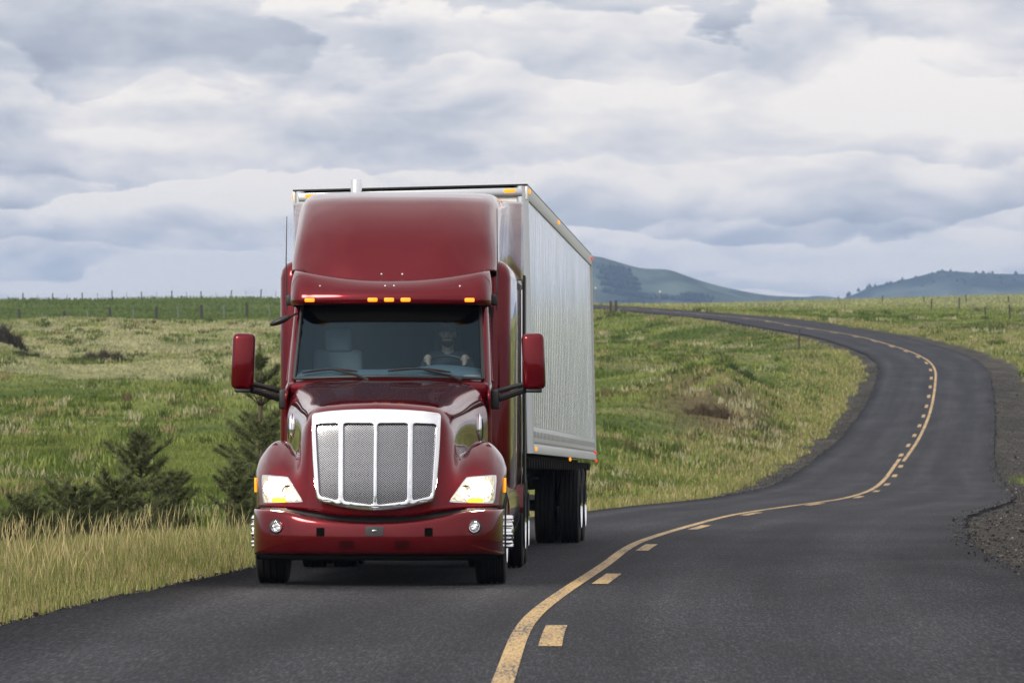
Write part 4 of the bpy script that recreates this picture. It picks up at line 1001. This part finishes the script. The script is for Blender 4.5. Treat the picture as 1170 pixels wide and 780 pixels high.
cp = MB().ball((hed[0], hed[1]+.012, hed[2]+.062), (.086,.106,.085), 24, 14); 
cp.v = [(x, y, max(z, hed[2]+.035)) for x, y, z in cp.v]
br = [[(hed[0]+x*.072, hed[1]-.070-k_*.078*math.sqrt(max(0, 1-(x*.8)**2)), hed[2]+.055-.018*k_-.012*x*x) for x in (-1,-.6,-.2,.2,.6,1)] for k_ in (0,.5,1)]
V, F = loft(br, 3, 3); cp.add(V, F); cp.build('cap', m_cap, drv, sharp=50, solid=.004)
bd = MB().ball((hed[0], hed[1]-.030, hed[2]-.082), (.058,.066,.045), 20, 12).ball((hed[0], hed[1]-.088, hed[2]-.036), (.034,.014,.008), 12, 8)
bd.build('beard', m_hair, drv)
for sx in (-1, 1): MB().ball((hed[0]+.030*sx, hed[1]-.079, hed[2]+.012), (.011,.008,.005), 10, 8).build('eye', m_eye, drv)
# ------------------------------------------------------------------ grass
m_grass = bpy.data.materials.new('grass blades'); m_grass.use_nodes = True
q = NT(m_grass.node_tree); q.n.clear(); o = q.node('ShaderNodeOutputMaterial'); at = q.node('ShaderNodeVertexColor', layer_name='Col')
d_ = q.node('ShaderNodeBsdfDiffuse'); tl_ = q.node('ShaderNodeBsdfTranslucent'); q.l.new(at.outputs[0], d_.inputs[0]); q.l.new(at.outputs[0], tl_.inputs[0])
mx_ = q.node('ShaderNodeMixShader'); mx_.inputs[0].default_value = .4; q.l.new(d_.outputs[0], mx_.inputs[1]); q.l.new(tl_.outputs[0], mx_.inputs[2]); q.l.new(mx_.outputs[0], o.inputs[0])
def in_view(X, Y, margin=.12): return (Y > 20) & (np.abs(X) < Y*(585/5440+.005)+2.5)
def blades(X, Y, Z, H, Wd, C, lean=.35, seedheads=0):
    n_ = len(X); yaw = rng.uniform(0, 6.283, n_); ld = rng.uniform(0, 6.283, n_); la = np.abs(rng.normal(0, lean, n_))*H
    sx_, sy_ = np.cos(yaw)*Wd/2, np.sin(yaw)*Wd/2; lx, ly = np.cos(ld)*la, np.sin(ld)*la
    V = np.empty((n_, 5, 3), np.float32)
    V[:, 0] = np.stack([X-sx_, Y-sy_, Z-.03], 1); V[:, 1] = np.stack([X+sx_, Y+sy_, Z-.03], 1)
    hm = .55
    V[:, 2] = np.stack([X+lx*.35+sx_*.8, Y+ly*.35+sy_*.8, Z+H*hm], 1); V[:, 3] = np.stack([X+lx*.35-sx_*.8, Y+ly*.35-sy_*.8, Z+H*hm], 1)
    V[:, 4] = np.stack([X+lx, Y+ly, Z+H*.97], 1)
    b = np.arange(n_)[:, None]*5
    F = np.concatenate([b+np.array([[0,1,2]]), b+np.array([[0,2,3]]), b+np.array([[3,2,4]])], 0)
    Cc = np.repeat(C[:, None, :], 5, 1)
    return V.reshape(-1, 3), F, Cc.reshape(-1, 3).astype(np.float32)
def scatter(n_, y0, y1, x0f, x1f, ypow=1.0):
    Y = y0+(y1-y0)*rng.random(n_)**ypow; a, b = x0f(Y), x1f(Y); return a+(b-a)*rng.random(n_), Y
EV = lambda Y: Y*.1105+1.5
def grass_patch(name, X, Y, hf, wf, cf=None, minex=.12, lean=.35, dens=None):
    Z, off, ex = height(X, Y)
    edge = np.where(off > 0, 2.2+.9*wav(X, Y, 1)+.4*wav(X, Y, 0), np.where(Y < 120, minex+.12*wav(X, Y, 0), .9+.6*wav(X, Y, 1)))
    k = ex > edge
    if dens is not None: k &= rng.random(len(X)) < dens(X, Y, ex)
    k &= rng.random(len(X)) > .85*np.clip(1.3*np.exp(-((X-10.0)/2.6)**2-((Y-212)/18)**2), 0, 1)
    X, Y, Z, off, ex = X[k], Y[k], Z[k], off[k], ex[k]
    C = veg(X, Y, off, ex) if cf is None else cf(X, Y, off, ex)
    C = C*rng.uniform(.55, 1.4, len(X))[:, None]
    H = hf(X, Y, ex)*rng.uniform(.6, 1.25, len(X)); 
    V, F, Cc = blades(X, Y, Z, H, wf(X, Y), C, lean)
    g = tri_mesh(name, V, F, m_grass, Cc); return g
# tall seeding grass along the near left edge
def tallc(X, Y, off, ex):
    c = veg(X, Y, off, ex); r_ = (rng.random(len(X)) < .32+.3*wav(X, Y, 1)-.2*smooth(ex, 2, 5))[:, None]
    u_ = rng.random(len(X))[:, None]; return np.where(r_, TAN*1.2, np.where(u_ < .45, YG*.9+c*.2, np.where(u_ < .85, GREEN*.9, BROWN*1.1)))
X, Y = scatter(210000, 28, 68, lambda Y: -EV(Y)-.5, lambda Y: np.interp(Y, ROAD[:, 1], ROAD[:, 0])-3.2, .9)
near_d = lambda X, Y, ex: np.clip(1.15-ex/5.5, .12, 1)*np.clip(.75+.5*wav(X, Y, 1), .25, 1)
g = grass_patch('roadside_grass', X, Y, lambda X, Y, ex: .13+.20*smooth(ex, .1, 1.2)*(1-.5*smooth(ex, 3, 6))*(.8+.5*wav(X, Y, 1)), lambda X, Y: np.full(len(X), .0065), tallc, .1, .22, near_d)
tag(g, 'tall seeding yellow-green grass along the left edge of the road', 'grass', kind='stuff')
# seed heads: thin stems with a plume
n_ = 4600; X, Y = scatter(n_, 30, 66, lambda Y: -EV(Y)-.5, lambda Y: np.interp(Y, ROAD[:, 1], ROAD[:, 0])-3.5)
Z, off, ex = height(X, Y); k = (ex > .5) & (ex < 5) & (rng.random(n_) < .5+.6*wav(X, Y, 1)); X, Y, Z = X[k], Y[k], Z[k]; n_ = len(X)
H = rng.uniform(.32, .72, n_); Vs, Fs_, Cs = [], [], []
lx, ly = rng.normal(0, .05, n_), rng.normal(0, .05, n_)
V1, F1, C1 = blades(X, Y, Z, H*.8, np.full(n_, .004), np.tile(TAN*.9, (n_, 1)), .001); 
P0 = np.stack([X, Y, Z+H*.62], 1); P1 = np.stack([X+lx, Y+ly, Z+H], 1); wv1 = .0045
yaw = rng.uniform(0, 3.14, n_); s1 = np.stack([np.cos(yaw), np.sin(yaw), 0*yaw], 1)*wv1; M_ = P0*.5+P1*.5
V2 = np.stack([P0, M_+s1, P1, M_-s1], 1).reshape(-1, 3); b = np.arange(n_)[:, None]*4; F2 = np.concatenate([b+[[0,1,2]], b+[[0,2,3]]], 0)
C2 = np.repeat((TAN*rng.uniform(1.0, 1.7, n_)[:, None])[:, None, :], 4, 1).reshape(-1, 3)
V = np.vstack([V1, V2]); F = np.vstack([F1, F2+len(V1)]); C = np.vstack([C1, C2])
g = tri_mesh('seeding_grass', V, F, m_grass, C); tag(g, 'pale seed heads standing above the roadside grass on the left', 'grass', kind='stuff')
# field, nearer part and farther part: lower, coarser tufts farther off
hf_mid = lambda X, Y, ex: (.07+.10*noise01(X*1.7, Y*.7))*(1+.35*smooth(noise01(X+50, Y+9), .55, .8))
X, Y = scatter(260000, 60, 150, lambda Y: -EV(Y), lambda Y: EV(Y), .75)
g1 = grass_patch('field_grass', X, Y, hf_mid, lambda X, Y: .014+.00009*Y, None, .12, .35)
tag(g1, 'short green and yellow field grass beyond the near roadside verge', 'grass', kind='stuff')
X, Y = scatter(330000, 145, 520, lambda Y: -EV(Y), lambda Y: EV(Y), .8)
g2 = grass_patch('field_grass', X, Y, lambda X, Y, ex: hf_mid(X, Y, ex)*(1+.0008*Y), lambda X, Y: .02+.00022*Y, None, .12, .4, lambda X, Y, ex: np.clip(.4+.8*noise01(X*1.3+5, Y*.5), 0, 1)*np.where(ex < 1.5, .8, 1))
tag(g2, 'far field grass in pale and green bands inside and beyond the bend', 'grass', kind='stuff')
X, Y = scatter(60000, 520, 960, lambda Y: -EV(Y), lambda Y: EV(Y), 1)
g3 = grass_patch('ridge_grass', X, Y, lambda X, Y, ex: np.full(len(X), .34), lambda X, Y: np.full(len(X), .14), None, .12, .4, lambda X, Y, ex: ((X < -20) & (Y < 640)) | (X > 0))
tag(g3, 'coarse grass on the ridges along the horizon', 'grass', kind='stuff')
# richer verge tufts along the whole inner and outer road edge
def along(n_, i0, i1, side, lo, hi):
    i = rng.integers(i0, i1, n_); o_ = (np.where(side > 0, WR[i], -WL[i])+side*(lo+(hi-lo)*rng.random(n_)**1.3)); return ROAD[i, 0]+NRM[i, 0]*o_+rng.normal(0, .4, n_), ROAD[i, 1]+NRM[i, 1]*o_+rng.normal(0, .4, n_)
XA, YA = along(52000, iat(68), iat(330), -1, .2, 5); XB, YB = along(26000, iat(120), iat(470), 1, 1.6, 7); XC, YC = along(26000, iat(330), iat(530), 1, .1, 5)
X = np.concatenate([XA, XB, XC]); Y = np.concatenate([YA, YB, YC]); k = in_view(X, Y); X, Y = X[k], Y[k]
vc = lambda X, Y, off, ex: np.where((rng.random(len(X)) < .45)[:, None], TAN*1.05, YG*1.0)
g4 = grass_patch('verge_grass', X, Y, lambda X, Y, ex: .15+.13*noise01(X*3, Y), lambda X, Y: .014+.00013*Y, vc, .15, .25, lambda X, Y, ex: np.clip(.6+.6*wav(X, Y, 2), .1, 1))
tag(g4, 'dry yellow-green verge grass along both sides of the bending road', 'grass', kind='stuff')

X = rng.normal(17.0, .45, 2600); Y = rng.normal(148, 3.2, 2600); Z, off, ex = height(X, Y)
V, F, Cc = blades(X, Y, Z, rng.uniform(.08, .34, 2600), np.full(2600, .02), np.where((rng.random(2600) < .4)[:, None], YG, GREEN)*rng.uniform(.7, 1.3, 2600)[:, None], .35)
g = tri_mesh('grass_tuft', V, F, m_grass, Cc); tag(g, 'green grass tuft growing out of the gravel at the right edge', 'grass', kind='stuff')
# weeds and taller tussocks that break up the turf
nt_ = 5200; TX, TY = scatter(nt_, 75, 470, lambda Y: -EV(Y), lambda Y: EV(Y), 1.15)
k = (wav(TX, TY, 3)+wav(TX*1.5, TY*.6, 2) > -.1); TX, TY = TX[k], TY[k]; nt_ = len(TX); per = 34
tr_ = rng.uniform(.15, .55, nt_)*(1+.0015*TY); th_ = rng.uniform(.16, .42, nt_)*(1+.0006*TY)
pal = np.array([GREEN*.5, GREEN*.75, YG*1.15, PALE*.95, TAN*.9, BROWN*1.1]); tc_ = pal[rng.choice(6, nt_, p=[.24,.24,.2,.16,.1,.06])]
X = np.repeat(TX, per)+rng.normal(0, 1, nt_*per)*np.repeat(tr_, per)*.6; Y = np.repeat(TY, per)+rng.normal(0, 1, nt_*per)*np.repeat(tr_, per)*1.6
Z, off, ex = height(X, Y); k = ex > 1.8
V, F, Cc = blades(X[k], Y[k], Z[k], (np.repeat(th_, per)*rng.uniform(.4, 1.1, nt_*per))[k], (.014+.00016*Y)[k], (np.repeat(tc_, per, 0)*rng.uniform(.7, 1.3, nt_*per)[:, None])[k], .45)
g = tri_mesh('weeds', V, F, m_grass, Cc); tag(g, 'uneven tussocks and weeds scattered over the fields', 'weeds', kind='stuff')
# ------------------------------------------------------------------ gravel on the shoulders
ico = [(0,0,1),(.89,0,.45),(.28,.85,.45),(-.72,.53,.45),(-.72,-.53,.45),(.28,-.85,.45),(0,0,-1)]
icf = [(0,1,2),(0,2,3),(0,3,4),(0,4,5),(0,5,1),(6,2,1),(6,3,2),(6,4,3),(6,5,4),(6,1,5)]
XA, YA = along(42000, iat(42), iat(290), 1, -.22, 4.2); XB, YB = along(12000, iat(110), iat(300), -1, .0, 1.5); XC, YC = along(4500, iat(30), iat(70), -1, -.05, .35)
X = np.concatenate([XA, XB, XC]); Y = np.concatenate([YA, YB, YC]); k = in_view(X, Y); X, Y = X[k], Y[k]
Z, off, ex = height(X, Y); k = (ex > -.08) | ((ex > -.3) & (off > 0) & (rng.random(len(ex)) < .5)); X, Y, Z, ex = X[k], Y[k], Z[k], ex[k]; n_ = len(X)
sz = np.exp(rng.normal(-4.5, .5, n_)); B = np.array(ico); Rj = 1+.3*rng.normal(0, 1, (n_, 7, 1)).clip(-1, 1)
V = B[None]*Rj*sz[:, None, None]*rng.uniform(.6, 1.2, (n_, 1, 3)); V += np.stack([X, Y, Z+sz*.25+np.where(ex < .03, .06, 0)], 1)[:, None]
F = (np.arange(n_)[:, None, None]*7+np.array(icf)[None]).reshape(-1, 3)
gcx = np.repeat((np.array([.048,.045,.043])*np.exp(rng.normal(0, .65, n_))[:, None])[:, None], 7, 1).reshape(-1, 3)
m_grav = mat('gravel', rough=.95, Specular_IOR_Level=.2); n, p = nt(m_grav); at = n.node('ShaderNodeVertexColor', layer_name='Col'); n.l.new(at.outputs[0], p.inputs['Base Color'])
gv = tri_mesh('gravel', V.reshape(-1, 3), F, m_grav, gcx.clip(0, .5)); tag(gv, 'dark loose gravel along the shoulders of the road', 'gravel', kind='stuff')

# ------------------------------------------------------------------ young pines
m_bark = mat('pine bark', (.09,.065,.045), .95)
m_need = bpy.data.materials.new('pine needles'); m_need.use_nodes = True
q = NT(m_need.node_tree); q.n.clear(); o = q.node('ShaderNodeOutputMaterial'); at = q.node('ShaderNodeVertexColor', layer_name='Col')
d_ = q.node('ShaderNodeBsdfPrincipled'); d_.inputs['Roughness'].default_value = .7; tl_ = q.node('ShaderNodeBsdfTranslucent'); q.l.new(at.outputs[0], d_.inputs[0]); q.l.new(at.outputs[0], tl_.inputs[0])
mx_ = q.node('ShaderNodeMixShader'); mx_.inputs[0].default_value = .25; q.l.new(d_.outputs[0], mx_.inputs[1]); q.l.new(tl_.outputs[0], mx_.inputs[2]); q.l.new(mx_.outputs[0], o.inputs[0])
def pine(px, Y, h, spread, label, seed, bushy=1.0, group='young pines growing in the roadside ditch', sunk=.05):
    rr = random.Random(seed); X_ = (px-585)/5440*Y; z0 = float(height([X_], [Y])[0][0])-sunk
    root = empty('pine_tree', (X_, Y, z0)); tag(root, label, 'tree', group)
    tk = MB(); lean = (rr.uniform(-.04, .04), rr.uniform(-.04, .04)); top = []
    tp = [Vector((lean[0]*h*t_+.015*math.sin(t_*9), lean[1]*h*t_, h*t_)) for t_ in (0,.15,.3,.45,.6,.75,.9,1)]
    tk.tube(tp, [.045*h/2*(1-t_*.8) for t_ in (0,.15,.3,.45,.6,.75,.9,1)], 8)
    tips = []; nb = int(13*bushy*(h/2)**.5)
    t_ = .10
    while t_ < .97:
        nw = rr.randint(4, 6)
        for k in range(nw):
            a = 6.283*k/nw+rr.uniform(-.9, .9); Lb = spread*(math.sin(math.pi*min(1, (1.06-t_)*.62+.02)))**.8*rr.uniform(.45, 1.2)
            if t_ > .85: Lb = spread*.28*rr.uniform(.6, 1.1)
            base_ = Vector((lean[0]*h*t_, lean[1]*h*t_, h*t_)); el_ = rr.uniform(-.05, .6)+t_*.5
            pts = [base_+Vector((math.cos(a)*Lb*s_, math.sin(a)*Lb*s_, Lb*(math.sin(el_)*s_+.22*s_*s_))) for s_ in (0, .35, .7, 1)]
            tk.tube(pts, [.011*h/2+.004, .009, .006, .004], 5)
            tips.append((pts[3], (pts[3]-pts[2]).normalized(), 1.0))
            for s_ in (.25, .4, .55, .7, .82, .92):
                for _ in range(2):
                    bp = pts[0].lerp(pts[3], s_); a2 = a+rr.choice((-1, 1))*rr.uniform(.4, 1.1); l2 = Lb*.38*(1.15-s_)*rr.uniform(.6, 1.2)
                    tp_ = bp+Vector((math.cos(a2)*l2, math.sin(a2)*l2, l2*rr.uniform(.3, .8))); tk.tube([bp, tp_], [.005, .003], 4); tips.append((tp_, (tp_-bp).normalized(), .85))
        t_ += rr.uniform(.07, .12)
    for k in range(3): tips.append((Vector((lean[0]*h, lean[1]*h, h*(1-.03*k))), Vector((0,0,1)), 1.1))
    tk.build('trunk', m_bark, root, sharp=0)
    Vn, Cn = [], []
    g_ = np.random.default_rng(seed)
    for c_, d0, sc_ in tips:
        nn = 44; dd = g_.normal(0, 1.0, (nn, 3))+np.array(d0)*1.0+np.array([0,0,.35]); dd /= np.linalg.norm(dd, axis=1)[:, None]
        L_ = .11*sc_*g_.uniform(.7, 1.15, nn)*(.75+.12*h); st = np.array(c_)-np.array(d0)*g_.uniform(0, .20, nn)[:, None]
        sd_ = np.cross(dd, g_.normal(0, 1, (nn, 3))); sd_ /= np.linalg.norm(sd_, axis=1)[:, None]
        w_ = .0048
        Vn.append(np.stack([st-sd_*w_, st+sd_*w_, st+dd*L_[:, None]], 1).reshape(-1, 3))
        cc = np.array([.095,.115,.038])*g_.uniform(.4, 1.7)*np.ones((nn*3, 1)); cc += np.array([.035,.03,.005])*(g_.random() < .3)*g_.random(); Cn.append(cc)
    V = np.vstack(Vn); C = np.vstack(Cn); tri_mesh('needles', V, np.arange(len(V)).reshape(-1, 3), m_need, C, root)
    return root
pine(163, 78, 1.95, .66, 'tallest young pine left of the truck, upright with a clear leader', 1)
pine(127, 76, 1.10, .62, 'low bushy pine directly left of the tallest young pine', 2)
pine(197, 80, 1.25, .45, 'slim young pine at the right side of the tallest one', 3)
pine(85, 74, .95, .62, 'small squat pine in the tall grass near the left edge', 4)
pine(28, 72, .85, .6, 'leftmost low pine half hidden in tall roadside grass', 5)
pine(296, 76, 2.0, .62, 'pine showing left of the truck at fender height', 6)
pine(300, 84, 3.35, .80, 'tall pine behind the left wing mirror of the truck', 7)
pine(272, 74, 1.2, .40, 'short pine just left of the truck headlight', 8)

# ------------------------------------------------------------------ dark brush
m_twig = mat('dry dark brush', rough=1.0, Specular_IOR_Level=.1); n, p = nt(m_twig); at = n.node('ShaderNodeVertexColor', layer_name='Col'); n.l.new(at.outputs[0], p.inputs['Base Color'])
def shrub(px, Y, w_, h, label, c0_, seed, n_=1500):
    g_ = np.random.default_rng(seed); X_ = (px-585)/5440*Y; zz = float(height([X_], [Y])[0][0])
    a = g_.uniform(0, 6.283, n_); r_ = np.sqrt(g_.random(n_)); bx, by_ = X_+np.cos(a)*r_*w_/2, Y+np.sin(a)*r_*w_*.35
    Zb = height(bx, by_)[0]; H = h*(1-.75*r_**2)*g_.uniform(.35, 1.1, n_)*(1+.4*np.sin(bx*7+seed))
    C = np.array(c0_)[None]*g_.uniform(.4, 1.7, n_)[:, None]
    V, F, Cc = blades(bx-0, by_, Zb, H, np.full(n_, .035)*Y/300, C, .6)
    o = tri_mesh('shrub', V-np.array([X_, Y, zz]), F, m_twig, Cc); o.location = (X_, Y, zz); tag(o, label, 'shrub', 'dark brush in the left field'); return o
shrub(4, 312, 3.2, 1.1, 'dark brown brush heap cut by the left edge of the photo', (.05,.042,.028), 21, 3000)
shrub(120, 296, 3.4, .75, 'low dark brown shrub in the pale field above the pines', (.055,.048,.030), 22, 2500)
shrub(40, 309, 3.0, .45, 'flat dark brush right beside the brown brush heap', (.05,.055,.022), 23)
shrub(148, 258, 2.2, .5, 'small greenish brush patch below the low brown shrub', (.05,.06,.02), 24)
shrub(835, 258, 3.5, .8, 'dark green bush at the top of the eroded bank', (.045,.07,.018), 25, 2500)
shrub(815, 205, 2.6, .55, 'brown scrub on the eroded bank inside the bend', (.075,.055,.032), 26)

# ------------------------------------------------------------------ fences
m_post = mat('weathered fence wood', (.045,.038,.032), .95); m_tpost = mat('steel fence post', (.16,.17,.16), .6, .3); m_wire = mat('fence wire', (.18,.18,.18), .5, .6)
def fence(label, pts, h, wires=3, steel=True, r_=.075, wr=.006, seed=0):
    rr = random.Random(seed); P_ = [(x, y, float(height([x], [y])[0][0])) for x, y in pts]
    root = empty('wire_fence', P_[0]); tag(root, label, 'fence', 'wire fences across the fields'); O = Vector(P_[0])
    for k, p_ in enumerate(P_):
        st = steel and k % 2; hh = h*rr.uniform(.9, 1.12)*(.85 if st else 1); ln = rr.uniform(-.06, .06)
        b = Vector(p_)-O
        MB().tube([b+Vector((0,0,-.2)), b+Vector((ln*hh*.5,0,hh*.5)), b+Vector((ln*hh,0,hh))], [(r_*.45 if st else r_)]*3, 7).build('post', m_tpost if st else m_post, root, sharp=40)
    for w_ in range(wires):
        zz = h*(.35+.25*w_); MB().tube([Vector(p_)-O+Vector((0, -.06, zz)) for p_ in P_], wr, 4).build('wire', m_wire, root)
    return root
fx = lambda px, Y: ((px-585)/5440*Y, Y)
fence('lower wire fence with dark wooden posts across the left field', [fx(-30+26*k, 497+2*math.sin(k)) for k in range(14)], 1.55, r_=.15, seed=1)
fence('upper wire fence standing on the left skyline', [fx(-8+17*k, 612+.4*k) for k in range(20)], 1.15, r_=.075, seed=2)
fence('wire fence crossing the grass right of the far bend', [fx(1180-12.5*k*(1+.02*k), 395+13*k) for k in range(9)], 1.25, r_=.07, seed=3)
fence('distant wire fence near the right skyline', [fx(1200-24*k, 640+4*k) for k in range(10)], 1.2, r_=.08, seed=4)
def post(px, Y, h, label, r_=.08):
    x, y = fx(px, Y); z = float(height([x], [y])[0][0])
    o = MB().tube([(0,0,-.2),(0.01,0,h*.5),(.02,0,h)], r_, 8).build('fence_post', m_post, None, sharp=40); o.location = (x, y, z); tag(o, label, 'post', 'single posts beside the road'); return o
post(697.5, 452, 1.2, 'left one of two dark posts close to the trailer rear', .12); post(703.5, 452, 1.25, 'right one of two dark posts close to the trailer rear', .12)
post(913, 330, 1.5, 'lone leaning post inside the top of the bend', .06)
m_white2 = mat('white marker', (.7,.7,.7), .6)
def marker(px, Y, h, label):
    x, y = fx(px, Y); z = float(height([x], [y])[0][0]); root = empty('marker_post', (x, y, z)); tag(root, label, 'post', 'white marker posts beyond the road')
    MB().tube([(0,0,-.2),(0,0,h)], .05, 6).build('stake', m_tpost, root); MB().box((0,-.05,h), (.13,.03,.18), r=.01).build('plate', m_white2, root)
marker(754, 520, 2.0, 'white marker post beyond the road, left of the far field crest'); marker(679.5+1, 560, 2.2, 'white marker post right beside the trailer roofline')
